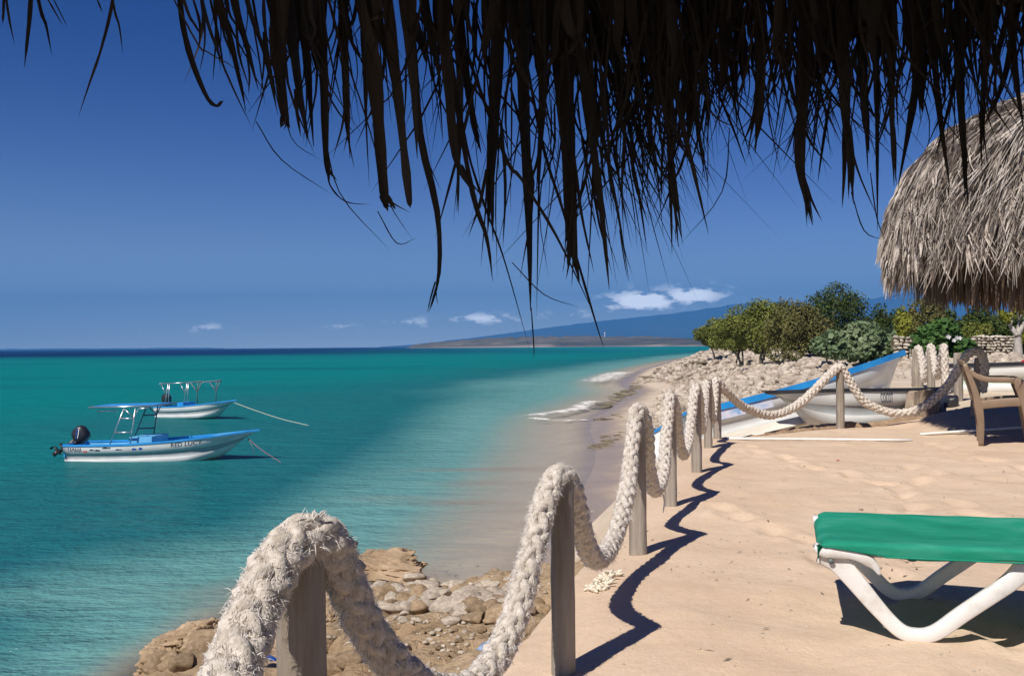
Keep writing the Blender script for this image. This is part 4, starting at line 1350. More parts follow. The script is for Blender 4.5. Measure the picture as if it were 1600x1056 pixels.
def leaves(cl, n, size, seed, flat=.0, round_leaf=False):
    """leaf quads scattered in the shells of clumps: cl = [(x,y,z,rx,ry,rz)]"""
    rs = np.random.RandomState(seed)
    vol = np.array([c[3] * c[4] + c[3] * c[5] for c in cl]); k = rs.choice(len(cl), n, p=vol / vol.sum())
    C = np.array(cl)[k]
    d = rs.normal(size=(n, 3)); d /= np.linalg.norm(d, axis=1)[:, None]
    rad = rs.uniform(.45, 1.08, n) ** .6
    nzz = vnoise(d[:, 0] * 3 + k * 7, d[:, 1] * 3 + d[:, 2] * 3, seed)
    rad = rad * (.75 + .5 * nzz)
    p = C[:, :3] + d * C[:, 3:] * rad[:, None]
    nr = d * .8 + rs.normal(0, .7, (n, 3)) + np.array((0, 0, .5)); nr /= np.linalg.norm(nr, axis=1)[:, None]
    t = np.cross(nr, rs.normal(size=(n, 3))); t /= np.linalg.norm(t, axis=1)[:, None]
    b = np.cross(nr, t)
    s = (size * rs.uniform(.6, 1.25, n))[:, None]
    if round_leaf:
        V = np.stack([p + (t * math.cos(a) + b * math.sin(a)) * s * .5 for a in np.arange(5) * 2 * math.pi / 5], 1).reshape(-1, 3)
        F = np.arange(n)[:, None] * 5 + np.arange(5)[None]
    else:
        V = np.stack((p - t * s * .5, p + b * s * .28, p + t * s * .6, p - b * s * .28), 1).reshape(-1, 3)
        F = np.arange(n)[:, None] * 4 + np.arange(4)[None]
    return V, F


def tree(px, base_y, dist, crown, m, label, n=5000, size=.14, trunks=2, tr=.07, seed=1, cat='tree', name='tree', bark=M_BARK, group=None, round_leaf=False, zb=None, nclump=16, depth=None):
    """crown = (x0, y0, x1, y1) in photo pixels at distance dist"""
    rs = random.Random(seed)
    b = P(px, base_y, dist)
    b[2] = hz(b[0], b[1]) - .05 if zb is None else zb
    root = thing(name, label, cat, b, group=group)
    a0 = P(crown[0], crown[3], dist); a1 = P(crown[2], crown[1], dist)
    cx, cz = (a0[0] + a1[0]) / 2, (a0[2] + a1[2]) / 2
    W, H = (a1[0] - a0[0]) / 2, (a1[2] - a0[2]) / 2
    D = depth or max(W * .75, H)
    cl = []
    for i in range(nclump):
        u = rs.uniform(0, 2 * math.pi); v = rs.uniform(-.95, 1); rr = (max(0, 1 - v * v) if v > 0 else 1 - .35 * abs(v)) ** .5 * rs.uniform(.4, .92)
        s = rs.uniform(.20, .40)
        cl.append((cx + W * rr * math.cos(u) * .92, b[1] + D * rr * math.sin(u), cz + H * v * .78, W * s, D * s, H * s * 1.3))
    cl.append((cx, b[1], cz, W * .55, D * .55, H * .6))
    V, F = leaves(cl, n, size, seed, round_leaf=round_leaf)
    V[:, 2] = np.maximum(V[:, 2], b[2] + .02)
    # branches reaching into the clumps
    mb = MB()
    for i in range(trunks):
        a = rs.uniform(0, 6.28)
        x0 = b + np.array((math.cos(a) * tr, math.sin(a) * tr, 0))
        fork = np.array((cx * .35 + b[0] * .65 + rs.uniform(-.2, .2) * W, b[1] + rs.uniform(-.2, .2) * D, b[2] + (cz - b[2]) * .55))
        mb.tube(catmull([x0, (x0 + fork) / 2 + np.array((rs.uniform(-.1, .1), 0, 0)), fork], n=4), np.linspace(tr, tr * .7, 9), 7)
        for j in range(6):
            c = cl[rs.randrange(len(cl))]
            e = np.array(c[:3])
            md = (fork + e) / 2 + np.array((rs.uniform(-.1, .1) * W, 0, -.06 * H))
            mb.tube(catmull([fork, md, e], n=4), np.linspace(tr * .6, tr * .12, 9), 5)
            e2 = e + np.array((rs.uniform(-1, 1) * W * .3, rs.uniform(-1, 1) * D * .3, rs.uniform(0, 1) * H * .4))
            mb.tube([md, (md + e2) / 2, e2], [tr * .3, tr * .2, tr * .06], 4)
    link('trunk', mb.mesh('trunk', bark), root)
    link('crown', mesh('crown', V, F, m, smooth=False), root)
    return root


tree(1188, 553, 53, (1118, 474, 1240, 556), M_F_OLIVE, 'yellow olive scrub tree, leftmost tall one above the rubble bank', n=14000, size=.13, seed=11, nclump=24)
tree(1252, 556, 50, (1188, 474, 1302, 560), M_F_BROWN, 'brownish sparse scrub tree between the olive tree and the dark green one', n=13000, size=.13, seed=12, nclump=24, tr=.09)
tree(1160, 546, 62, (1094, 490, 1182, 552), M_F_OLIVE, 'low olive bush left of the tall olive tree', n=8000, size=.15, seed=13, tr=.08)
tree(1118, 541, 85, (1078, 506, 1146, 545), M_F_OLIVE, 'small distant bush where the scrub meets the pale beach', n=6500, size=.18, seed=14, tr=.08, name='bush', cat='bush')
tree(1225, 550, 66, (1165, 474, 1268, 530), M_F_DARK, 'dark scrub crown showing behind the olive tree', n=5500, size=.2, seed=19, tr=.1)
tree(1305, 545, 60, (1240, 453, 1368, 556), M_F_DARK, 'tall dense dark green tree, highest of the row', n=17000, size=.15, seed=15, tr=.14, nclump=26)
tree(1272, 552, 52, (1255, 498, 1340, 562), M_F_BROWN, 'dull low shrub at the foot of the tall dark tree', n=4500, size=.16, seed=16, name='bush', cat='bush')
tree(1350, 559, 37, (1284, 509, 1414, 568), M_F_GRAPE, 'grey green sea grape bush with big round leaves on the rubble', n=5200, size=.23, seed=17, round_leaf=True, name='bush', cat='bush', nclump=26, tr=.05)
tree(1290, 555, 40, (1262, 526, 1312, 556), M_F_GRAPE, 'small sea grape shrub left of the big round leaved bush', n=1300, size=.18, seed=18, round_leaf=True, name='bush', cat='bush', tr=.04)
tree(1372, 540, 58, (1346, 474, 1410, 556), M_F_DARK, 'dark thin shrub right of the tall dark tree', n=3500, size=.19, seed=20)
tree(1406, 540, 44, (1396, 476, 1428, 540), M_F_YELLOW, 'slender yellow green sapling above the first stone wall', n=1100, size=.17, seed=21, nclump=9, tr=.04)
tree(1388, 545, 46, (1370, 482, 1394, 540), M_F_DARK, 'narrow dark sapling left of the yellow green one', n=900, size=.16, seed=22, nclump=8, tr=.04)
tree(1448, 545, 46, (1408, 470, 1490, 556), M_F_BROWN, 'brownish green round tree behind the first stone wall', n=6500, size=.15, seed=23, nclump=20)
tree(1470, 558, 33, (1428, 503, 1526, 566), M_F_BRIGHT, 'leafy green bush with white flowers between the stone walls', n=4200, size=.18, seed=24, round_leaf=True, name='bush', cat='bush', nclump=24, tr=.04)
tree(1500, 548, 44, (1466, 482, 1538, 556), M_F_DARK, 'dark green shrub behind the flowering bush', n=5000, size=.17, seed=25)
tree(1545, 548, 46, (1500, 478, 1596, 558), M_F_DARK, 'dark green scrub tree behind the second stone wall', n=6500, size=.17, seed=26, nclump=20)
tree(1610, 548, 48, (1560, 478, 1680, 550), M_F_DARK, 'dark scrub tree at the right edge behind the bare tree', n=6500, size=.18, seed=27)
tree(1425, 552, 50, (1395, 500, 1450, 552), M_F_DARK, 'dark shrub low behind the sea grape bush', n=3500, size=.17, seed=28, name='bush', cat='bush')
tree(1600, 556, 31, (1586, 516, 1622, 558), M_F_YELLOW, 'yellow green shrub right of the bare pale tree', n=1500, size=.14, seed=29, name='bush', cat='bush', tr=.03)
tree(1720, 560, 34, (1660, 470, 1800, 560), M_F_DARK, 'dark bush outside the right edge of the view', n=3000, size=.2, seed=30, name='bush', cat='bush')
for i, (x0, y0, x1, y1, dd, m_, lab) in enumerate(((1128, 520, 1178, 552, 66, M_F_OLIVE, 'low ragged olive scrub filling the gap left of the tall olive tree trunk'),
        (1165, 516, 1222, 551, 60, M_F_BROWN, 'low brownish scrub showing behind the tall olive tree trunk'), (1205, 514, 1262, 553, 58, M_F_OLIVE, 'low olive scrub between the olive and brownish tree trunks'),
        (1240, 520, 1300, 555, 54, M_F_DARK, 'low dark green scrub right of the brownish tree trunk'), (1380, 512, 1440, 552, 56, M_F_OLIVE, 'olive scrub low behind the first stone wall'),
        (1500, 505, 1560, 552, 42, M_F_OLIVE, 'olive scrub between the flowering bush and the second stone wall'))):
    tree((x0 + x1) / 2, y1 - 1, dd, (x0, y0, x1, y1), m_, lab, n=7500, size=.14, seed=60 + i, name='bush', cat='bush', tr=.05, nclump=14)
# white blossoms on the bush
fl = P(1483, 530, 32.0)
mb = MB()
for i in range(9):
    c = P(random.uniform(1476, 1502), random.uniform(522, 534), 32.2 + random.uniform(-.1, .1))
    for k in range(5):
        a = k * 1.2566
        mb.add([c, c + np.array((math.cos(a - .4), -.2, math.sin(a - .4))) * .05, c + np.array((math.cos(a), -.3, math.sin(a))) * .08, c + np.array((math.cos(a + .4), -.2, math.sin(a + .4))) * .05], [(0, 1, 2, 3)])
bl_ = link('blossom', mb.mesh('blossom', M_PETAL), [o for o in scene.objects if o.get('label', '').startswith('leafy green bush with white')][0])
tag(bl_, kind='stuff')
# bare pale tree at the right
bt = P(1592, 559, 30)
bt[2] = hz(bt[0], bt[1]) - .1
root = thing('bare_tree', 'bare pale forked tree with a few leaves beside the second stone wall', 'tree', bt)
mb = MB()
rs = random.Random(5)


def limb(px0, py0, px1, py1, r0, r1, dd=30, bendx=0):
    a = P(px0, py0, dd); b = P(px1, py1, dd + rs.uniform(-.3, .3)); m_ = (a + b) / 2 + np.array((bendx, 0, 0))
    mb.tube(catmull([a, m_, b], n=5), np.linspace(r0, r1, 11), 8)


limb(1592, 562, 1590, 522, .14, .10)
limb(1590, 524, 1578, 508, .09, .06); limb(1590, 524, 1602, 500, .09, .06); limb(1578, 508, 1570, 496, .05, .025); limb(1578, 508, 1584, 492, .05, .025)
limb(1590, 524, 1592, 498, .07, .03); limb(1592, 498, 1588, 484, .03, .015); limb(1592, 498, 1600, 486, .03, .015); limb(1602, 500, 1612, 484, .05, .02); limb(1602, 500, 1598, 476, .04, .02)
limb(1570, 496, 1564, 490, .02, .01)
link('trunk', mb.mesh('trunk', M_BARKP), root)
cl = [tuple(P(x, y, 30)) + (.12, .12, .12) for x, y in ((1570, 494), (1574, 500), (1565, 489), (1584, 490), (1590, 483), (1612, 484), (1599, 486))]
V, F = leaves(cl, 170, .16, 77)
link('crown', mesh('crown', V, F, M_F_YELLOW, smooth=False), root)


# ------------------------------------------------------------------ dry stone walls
wall_mesh = [mesh('stone', V, F, M_WALLST, smooth=False) for V, F in [rock_shape(ICO1, 600 + i, .6, 12) for i in range(7)]]


def stone_wall(x0, x1, top, bot, dist, label, n_rows, seed):
    rs = random.Random(seed)
    a = P(x0, bot, dist); b = P(x1, bot, dist); t = P(x0, top, dist)
    za = min(hz(a[0], a[1]), a[2])
    root = thing('stone_wall', label, 'wall', ((a[0] + b[0]) / 2, a[1], za))
    h = t[2] - za; L_ = b[0] - a[0]
    mb = MB(); mb.box(((a[0] + b[0]) / 2, a[1] + .05, za + h * .45), (L_ * .94, .34, h * .9))
    link('core', mb.mesh('core', M_DARKROCK, smooth=False), root)
    rowh = h / n_rows
    for r_ in range(n_rows):
        x = a[0] + rs.uniform(-.05, .05)
        while x < b[0]:
            w = rs.uniform(.9, 2.2) * rowh
            o = bpy.data.objects.new('stone', wall_mesh[rs.randrange(7)])
            COL.objects.link(o); o.parent = root
            o.location = Vector((x + w / 2, a[1] - .12 + rs.uniform(-.03, .03), za + (r_ + .5) * rowh + rs.uniform(-.02, .02))) - root.location
            o.scale = (w * .58, .2, rowh * rs.uniform(.5, .72))
            o.rotation_euler = (rs.choice((0, math.pi)), rs.uniform(-.22, .22) + rs.choice((0, math.pi)), rs.uniform(-.15, .15))
            x += w


stone_wall(1394, 1446, 525, 556, 36, 'short dry stone wall of pale stones behind the raised blue bow', 8, 1)
stone_wall(1515, 1592, 524, 559, 34, 'longer dry stone wall of pale stones left of the bare tree', 8, 2)


# ------------------------------------------------------------------ boats
def hull_fn(L_, B, D, rise, rk, u, w):
    """outer hull point; u 0 stern .. 1 bow, w 0 keel .. 1 gunwale"""
    if u < .5:
        b = B / 2 * (.84 + .16 * math.sin(math.pi / 2 * u / .5))
    else:
        b = B / 2 * (1 - ((u - .5) / .5) ** 2.3)
    b = max(b, .012)
    s = D * (1 + .06 * (1 - u) ** 2) + rise * u ** 2.6
    k = 0 if u < .6 else (D * .85 + rise * .3) * ((u - .6) / .4) ** 3.2
    P_ = [(0, 0, 0), (.25, .78, .14), (.27, .82, .15), (.5, .885, .40), (.52, .855, .42), (.70, .90, .62), (.72, .965, .65), (1, 1, 1)]
    ws = [p[0] for p in P_]
    yf = np.interp(w, ws, [p[1] for p in P_]); zf = np.interp(w, ws, [p[2] for p in P_])
    sharp = min(1, (1 - u) / .25)
    yf = yf * sharp + (zf ** .8) * (1 - sharp)
    x = L_ * (1 - rk) * u + rk * L_ * (u ** 4) * (.15 + .85 * zf)
    return np.array((x, b * yf, k + (s - k) * zf))


def make_boat(name, label, loc, rot, L_=6.4, B=1.7, D=.62, rise=.45, rk=.13, rim=M_BLUE, inner=M_PALEBLUE, band=M_HULLG, top=M_HULL, group=None, deck=True, rim_h=.04):
    root = thing(name, label, 'boat', loc, rot, group=group)
    fn = lambda u, w: hull_fn(L_, B, D, rise, rk, u, w)
    U = np.concatenate((np.linspace(0, .6, 12), np.linspace(.62, 1, 16)))
    Wd = [0, .12, .25, .27, .38, .5, .52, .61, .70, .72, .86, 1]
    nw = len(Wd)
    V = []; F = []; M = []
    for u in U:
        for side in (1, -1):
            for w in Wd:
                p = fn(u, w); V.append((p[0], p[1] * side, p[2]))
    st = 2 * nw
    for i in range(len(U) - 1):
        for sdx, side in enumerate((1, -1)):
            for j in range(nw - 1):
                a = i * st + sdx * nw + j
                f = (a, a + 1, a + st + 1, a + st)
                F.append(f if side == -1 else f[::-1])
                w = Wd[j]
                M.append(0 if w < .5 else (1 if w < .70 else 2))
    tr = [sdx * nw + j for sdx in (1,) for j in range(nw)] + [j for j in range(nw - 1, 0, -1)]
    F.append(tuple(tr)); M.append(2)
    link('hull', mesh('hull', V, F, [M_HULL, band, top], M), root, False)
    # inside
    V = []; F = []
    ui = [u for u in U if u < .985]
    wi = (1.0, .86, .73, .60, .45)
    for u in ui:
        zf_ = max(D * .22, fn(u, .45)[2])
        pts_ = []
        for w in wi:
            p = fn(u, w); pts_.append((max(p[0], .05), max(p[1] - .045, .004), max(p[2] + .01, zf_)))
        for p in pts_: V.append(p)
        for p in pts_[::-1]: V.append((p[0], -p[1], p[2]))
    for i in range(len(ui) - 1):
        for j in range(9):
            a = i * 10 + j; F.append((a, a + 10, a + 11, a + 1))
    F.append(tuple(range(10)))
    link('cockpit', mesh('cockpit', V, F, inner, smooth=False), root, False)
    # gunwale
    V = []; F = []
    rows = []
    for side in (1, -1):
        for u in (U if side == 1 else U[::-1]):
            g = fn(u, 1)
            wdt = .075
            yo, yi = g[1] + .016, max(g[1] - wdt, 0)
            rows.append([(g[0] + (.03 if u > .99 else 0), side * yo, g[2] - rim_h), (g[0] + (.03 if u > .99 else 0), side * yo, g[2] + .015), (g[0], side * yi, g[2] + .015), (g[0], side * yi, g[2] - .04)])
    V = [v for r_ in rows for v in r_]
    for i in range(len(rows) - 1):
        for j in range(4):
            a = i * 4 + j; b = i * 4 + (j + 1) % 4
            F.append((a, b, b + 4, a + 4))
    g = fn(0, 1)
    link('gunwale', mesh('gunwale', V, F, rim, smooth=False), root, False)
    mb = MB(); mb.box((.03, 0, g[2] * .5 + D * .28), (.05, g[1] * 1.9, g[2] * .5))
    mb.box((.03, 0, g[2]), (.09, g[1] * 2, .045))
    link('transom', mb.mesh('transom', rim, smooth=False), root, False)
    for xx_ in (.26, .47, .64):
        p = fn(xx_, .86)
        mb = MB(); pb_ = fn(min(1, xx_ + .05), .62); mb.box((p[0], 0, p[2] - .08), (.2, 2 * max(.05, pb_[1] - .07), .035))
        link('bench', mb.mesh('bench', inner, smooth=False), root, False)
    if deck:
        V = []; F = []
        ud = np.linspace(.80, .995, 8)
        for u in ud:
            g = fn(u, 1); V += [(g[0], g[1] - .02, g[2] + .004), (g[0], -g[1] + .02, g[2] + .004)]
        for i in range(7): F.append((2 * i, 2 * i + 1, 2 * i + 3, 2 * i + 2))
        g = fn(.80, 1); k_ = len(V)
        V += [(g[0], g[1] * .55, g[2] - .2), (g[0], -g[1] * .55, g[2] - .2)]
        F.append((0, k_, k_ + 1, 1))
        link('foredeck', mesh('foredeck', V, F, inner, smooth=False), root, False)
    return root, fn


def text_mesh(body, size):
    c = bpy.data.curves.new('lettering', 'FONT')
    c.body = body; c.size = size; c.resolution_u = 3
    o = bpy.data.objects.new('tmp', c); COL.objects.link(o)
    dg = bpy.context.evaluated_depsgraph_get()
    me = bpy.data.meshes.new_from_object(o.evaluated_get(dg))
    bpy.data.objects.remove(o)
    return me


def hull_text(root, fn, body, u0, u1, w0, w1, side=-1, m=M_LETTER, mirror=False, L_=6.4):
    me = text_mesh(body, 1.0)
    n = len(me.vertices); co = np.empty(n * 3); me.vertices.foreach_get('co', co); co = co.reshape(-1, 3)
    mn, mx = co.min(0), co.max(0)
    tt = (co - mn) / np.maximum(mx - mn, 1e-6)
    out_ = []
    for t in tt:
        tx = 1 - t[0] if mirror else t[0]
        p = fn(u0 + (u1 - u0) * tx, w0 + (w1 - w0) * t[1])
        out_.append((p[0], side * (p[1] + .006), p[2]))
    me.vertices.foreach_set('co', np.array(out_, dtype=np.float32).ravel()); me.update()
    me.name = 'lettering'
    me.materials.clear(); me.materials.append(m)
    return link('lettering', me, root, False)


def outboard(root, x, y, z, tilt, s=1.0, stripe=True):
    """engine: cowl, leg, propeller in boat coordinates; tilt lifts the leg aft"""
    Rm = Matrix.Rotation(tilt, 3, 'Y')

    def tf(V):
        return np.asarray(V) @ np.array(Rm).T * s + np.array((x, y, z))
    V, F = ICO3
    V = V.copy()
    V = np.sign(V) * np.abs(V) ** .72
    c = V * np.array((.28, .20, .27)) + np.array((-.08, 0, .32))
    c[:, 0] -= .05 * (c[:, 2] - .32)
    link('engine_cowl', mesh('engine_cowl', tf(c), F, M_BLACK), root, False)
    mb = MB()
    mb.tube([(-.05, 0, .1), (-.08, 0, -.25), (-.12, 0, -.62)], [.10, .085, .05], 10, flat=.6)
    mb.box((-.14, 0, -.42), (.34, .16, .025))
    mb.tube([(-.02, 0, -.62), (-.1, 0, -.64), (-.3, 0, -.64), (-.36, 0, -.64)], [.02, .055, .05, .02], 10)
    mb.box((-.16, 0, -.76), (.14, .02, .2))
    mb.box((.03, 0, .02), (.12, .22, .28))
    V = tf(np.vstack(mb.V))
    link('engine_leg', mesh('engine_leg', V, mb.F, M_BLACK), root, False)
    mb = MB()
    for k in range(3):
        a = k * 2.094
        c_, s_ = math.cos(a), math.sin(a)
        mb.add([(-.36, 0, -.64), (-.34, -.06 * s_ + .10 * c_, -.64 + .10 * s_ + .06 * c_), (-.37, .17 * c_, -.64 + .17 * s_), (-.40, .06 * s_ + .10 * c_, -.64 + .10 * s_ - .06 * c_)], [(0, 1, 2, 3)])
    link('propeller', mesh('propeller', tf(np.vstack(mb.V)), mb.F, M_BLACK, smooth=False), root, False)
    if stripe:
        for sg, m_, o_ in ((1, M_WHITEP, 0), (1, M_DKBLUE, .055)):
            pts = [(-.20 - o_, -.196, .47 - o_ * .2), (-.08 - o_ * .6, -.215, .36 - o_), (.0 - o_ * .4, -.20, .24 - o_)]
            V_, F_ = tube(catmull(pts, n=4), .017, 5, flat=.5)
            link('cowl_stripe', mesh('cowl_stripe', tf(V_), F_, m_), root, False)


def tube_part(root, name, paths, r, m):
    mb = MB()
    for p in paths: mb.tube(p, r, 8)
    return link(name, mb.mesh(name, m), root, False)


# moored boat, nearer
s0 = P(118, 716, 31.6); s0[2] = WATER - .26
b1 = P(414, 716, 31.0)
ang1 = math.atan2(b1[1] - s0[1], b1[0] - s0[0])
boat1, fn1 = make_boat('motorboat', 'white and grey moored motorboat with blue canopy panel, nearer of the two afloat', (s0[0], s0[1], s0[2]), (R(0), R(-1.2), ang1), L_=6.25, B=1.75, D=.74, rise=.36, rk=.12, rim=M_BLUE, inner=M_PALEBLUE, group='boats moored off the beach')
hull_text(boat1, fn1, 'YAMAHA', .03, .12, .77, .93, L_=6.25)
hull_text(boat1, fn1, 'RED LUCY', .645, .79, .81, .93, L_=6.25)
for u0, u1, w0, w1, m_ in ((.13, .155, .77, .81, M_RED), (.17, .20, .82, .86, M_LETTER), (.205, .235, .80, .85, M_LETTER), (.25, .30, .88, .92, M_LETTER), (.33, .37, .82, .85, M_LETTER), (.43, .455, .80, .86, M_DKBLUE), (.47, .49, .80, .87, M_DKBLUE)):
    V = []; n = 5
    for i in range(n):
        u = u0 + (u1 - u0) * i / (n - 1)
        for w in (w0 + .01 * math.sin(i * 3), w1 - .012 * math.cos(i * 2)):
            p = fn1(u, w); V.append((p[0], -(p[1] + .005), p[2]))
    link('hull_mark', mesh('hull_mark', V, [(2 * i, 2 * i + 1, 2 * i + 3, 2 * i + 2) for i in range(n - 1)], m_, smooth=False), boat1, False)
outboard(boat1, .04, -.05, .80, R(52), 1.0)
gz = .80
zt = 1.98
for sd_ in (-1, 1):
    mt_ = M_STEEL if sd_ < 0 else M_GREYT
    y_ = sd_ * .78
    tube_part(boat1, 'canopy_post', [[(1.62, y_, gz), (2.12, y_, zt - .06)]], .022, mt_)
    tube_part(boat1, 'canopy_post', [[(2.30, y_, gz), (2.5, y_, zt - .06)]], .022, mt_)
    tube_part(boat1, 'rung', [[(1.80, y_, 1.16), (2.37, y_, 1.16)]], .026, mt_)
    tube_part(boat1, 'rung', [[(1.98, y_, 1.60), (2.44, y_, 1.60)]], .026, mt_)
    tube_part(boat1, 'canopy_brace', [[(2.44, y_, 1.60), (2.6, y_, 1.9), (2.95, y_, 1.93)], [(2.12, y_, 1.92), (2.44, y_, 1.62)]], .02, mt_)
    tube_part(boat1, 'canopy_rail', [[(.95, y_ * 1.0, zt), (3.15, y_ * 1.0, zt)]], .028, mt_)
tube_part(boat1, 'canopy_rail', [[(.95, -.78, zt), (.95, .78, zt)]], .024, M_STEEL)
tube_part(boat1, 'canopy_rail', [[(3.15, -.78, zt), (3.15, .78, zt)]], .024, M_STEEL)
tube_part(boat1, 'canopy_brace', [[(1.2, -.7, zt - .13), (1.85, -.7, zt - .13)]], .025, M_STEEL)
mb = MB(); mb.box((2.0, .1, zt + .02), (2.08, 1.25, .025))
link('canopy_panel', mb.mesh('canopy_panel', M_BLUE, smooth=False), boat1, False)
mb = MB(); mb.box((2.55, 0, .84), (.75, 1.2, .3)); link('console', mb.mesh('console', M_PALEBLUE, smooth=False), boat1, False)

# moored boat, farther
s0 = P(256, 653, 51.0); b2 = P(368, 657, 47.5)
ang2 = math.atan2(b2[1] - s0[1], b2[0] - s0[0])
boat2, fn2 = make_boat('motorboat', 'white moored motorboat with bare canopy frame, farther and smaller of the two afloat', (s0[0], s0[1], WATER - .18), (0, R(-2), ang2 + R(6)), L_=5.4, B=1.6, D=.70, rise=.30, rk=.16, rim=M_BLUE, inner=M_PALEBLUE, group='boats moored off the beach')
outboard(boat2, .30, 0, .80, R(5), .98, stripe=False)
for sd_ in (-1, 1):
    y_ = sd_ * .62
    mt_ = M_STEEL if sd_ < 0 else M_GREYT
    tube_part(boat2, 'canopy_post', [[(.82, y_, .75), (1.15, y_, 1.9)], [(1.1, y_, .75), (1.25, y_, 1.9)], [(.62, y_, 1.9), (.95, y_, 1.4)]], .024, M_STEEL)
    tube_part(boat2, 'canopy_post', [[(3.25, y_, .85), (3.3, y_, 1.45), (3.6, y_, 1.95)], [(3.3, y_, 1.45), (2.8, y_, 1.95)], [(3.3, y_, 1.45), (3.35, y_, 1.95)]], .024, M_GREYT)
    tube_part(boat2, 'canopy_rail', [[(.5, y_, 1.92), (2.3, y_, 1.95)]], .024, M_STEEL)
    tube_part(boat2, 'canopy_rail', [[(2.3, y_, 1.95), (3.7, y_, 1.99)]], .024, M_GREYT)
for x_ in (.5, 2.3, 3.7):
    tube_part(boat2, 'canopy_rail', [[(x_, -.62, 1.94), (x_, .62, 1.94)]], .024, M_STEEL)
mb = MB(); mb.box((1.75, 0, .82), (.45, .8, .22)); link('seat_box', mb.mesh('seat_box', M_BLUE, smooth=False), boat2, False)

for name, lab, pts, r, m_ in (('mooring_line', 'pale mooring line from the farther boat bow down into the water', [P(366, 629, 47.2), P(400, 641.5, 45.6), P(440, 654.5, 44.2), P(482, 664.5, 43.0)], .016, M_LINE),
                              ('mooring_line', 'short dark line hanging from the nearer boat bow', [P(387, 684, 31.1), P(394, 697, 30.9), P(397, 708, 30.9)], .010, M_GREYT),
                              ('mooring_line', 'red line slanting from the nearer boat bow into the sea', [P(387, 684, 31.1), P(408, 702, 30.6), P(440, 723, 30.2)], .009, M_REDLINE)):
    mb = MB(); mb.tube(catmull(pts, n=8), r, 6)
    tag(link(name, mb.mesh(name, m_)), lab, 'mooring line', 'mooring lines')


# beached boats
def place_boat(label, stern, bow, L_, **kw):
    stern = np.array(stern, float); bow = np.array(bow, float)
    d_ = bow - stern
    hor_ = math.hypot(d_[0], d_[1])
    rot = (kw.pop('roll', 0), -math.atan2(d_[2], hor_), math.atan2(d_[1], d_[0]))
    return make_boat('rowing_boat', label, stern, rot, L_=L_, group='boats pulled up behind the rope fence', **kw)


LA = 7.0
stA = P(1063, 664, 14.7); bwA = P(1452, 538, 17.4)
stA[2] -= .66
bwA[2] -= 1.10
LA = float(np.linalg.norm(bwA - stA)) * .985
boatA, fnA = place_boat('long white boat with bright blue rim, bow raised on the beach', stA, bwA, LA, B=1.6, D=.66, rise=.42, rk=.10, rim=M_BLUE, inner=M_MINT, band=M_HULL, roll=R(-22), rim_h=.085)
# printed panel on the side
pm = mat('printed_side_panel', (.20, .42, .70), (.80, .76, .78), scale=5.0, rough=.5, bump=0, c3=(.62, .66, .80))
V = []; n = 8
for i in range(n):
    u = .10 + .20 * i / (n - 1)
    for w in (.74, .96):
        p = fnA(u, w); V.append((p[0], -(p[1] + .004), p[2]))
link('printed_panel', mesh('printed_panel', V, [(2 * i, 2 * i + 1, 2 * i + 3, 2 * i + 2) for i in range(n - 1)], pm, smooth=False), boatA, False)
mb = MB()
V, F = rock_shape(ICO2, 901, .3, 2)
mb.add(V * np.array((.22, .14, .16)) + np.array((.8, .1, .62)), F)
link('fuel_can', mb.mesh('fuel_can', M_BLACK), boatA, False)

bwC = P(1207, 617, 13.5); stC = P(1446, 609, 14.45)
dC = bwC - stC; LC = float(np.hypot(dC[0], dC[1]))
bC = np.array((bwC[0], bwC[1], 0)); sC = np.array((stC[0], stC[1], 0))
zk = bwC[2] - (.56 + .10) + .05
boatC, fnC = place_boat('white boat with dark rim and COCOT lettering, lying level behind the driftwood', (stC[0], stC[1], zk), (bwC[0], bwC[1], zk), LC, B=1.25, D=.56, rise=.10, rk=.17, rim=M_BLACK, inner=M_MINT, rim_h=.03, roll=R(9), band=M_HULLG)
# faces the camera with its starboard... lettering near the stern
uu = 1 - (1411 - 1207) / (1470 - 1207)
hull_text(boatC, fnC, 'COCOT', .56, .475, .74, .93, side=1)

stD = np.array((8.5, 18.6, .03)); bwD = np.array((12.4, 15.6, .22))
LD = float(np.linalg.norm(bwD - stD))
boatD, fnD = place_boat('white boat with dark rim and red cloth inside, half hidden behind the tan chair', stD, bwD, LD, B=1.6, D=.60, rise=.35, rk=.1, rim=M_BLACK, inner=M_HULLG, band=M_MINT)
mb = MB()
V, F = rock_shape(ICO2, 905, .3, 2)
mb.add(V * np.array((.55, .35, .10)) + np.array((LD * .36, 0, .66)), F)
tag(link('red_cloth', mb.mesh('red_cloth', M_RED), boatD, False))

# small things around the boats
for i, (a, b, w, lab) in enumerate(((P(1078, 697, 13.4), P(1262, 655, 14.0), .16, 'longest pale plank leaning along the blue rimmed boat'),
                                    (P(1100, 697, 12.6), P(1192, 676, 12.9), .15, 'short pale plank with a dark end, lowest of the three'),
                                    (P(1160, 690, 13.0), P(1290, 668, 13.3), .12, 'pale plank lying under the white lettered bow'))):
    d_ = b - a; L_ = np.linalg.norm(d_)
    yaw = math.atan2(d_[1], d_[0]); pt = -math.asin(d_[2] / L_)
    mb = MB(); mb.box((L_ / 2, 0, 0), (L_, w, .035))
    o = link('plank', mb.mesh('plank', M_PLANK, smooth=False)); o.location = a; o.rotation_euler = (R(35), pt, yaw)
    tag(o, lab, 'plank', 'pale planks by the beached boat')
q = catmull([P(1128, 694, 11.2), P(1180, 688, 11.7), P(1240, 676, 12.3), P(1310, 668, 12.9), P(1370, 665, 13.1), P(1440, 656, 13.6), P(1500, 646, 14.2)], ds=.08)
nq = len(q)
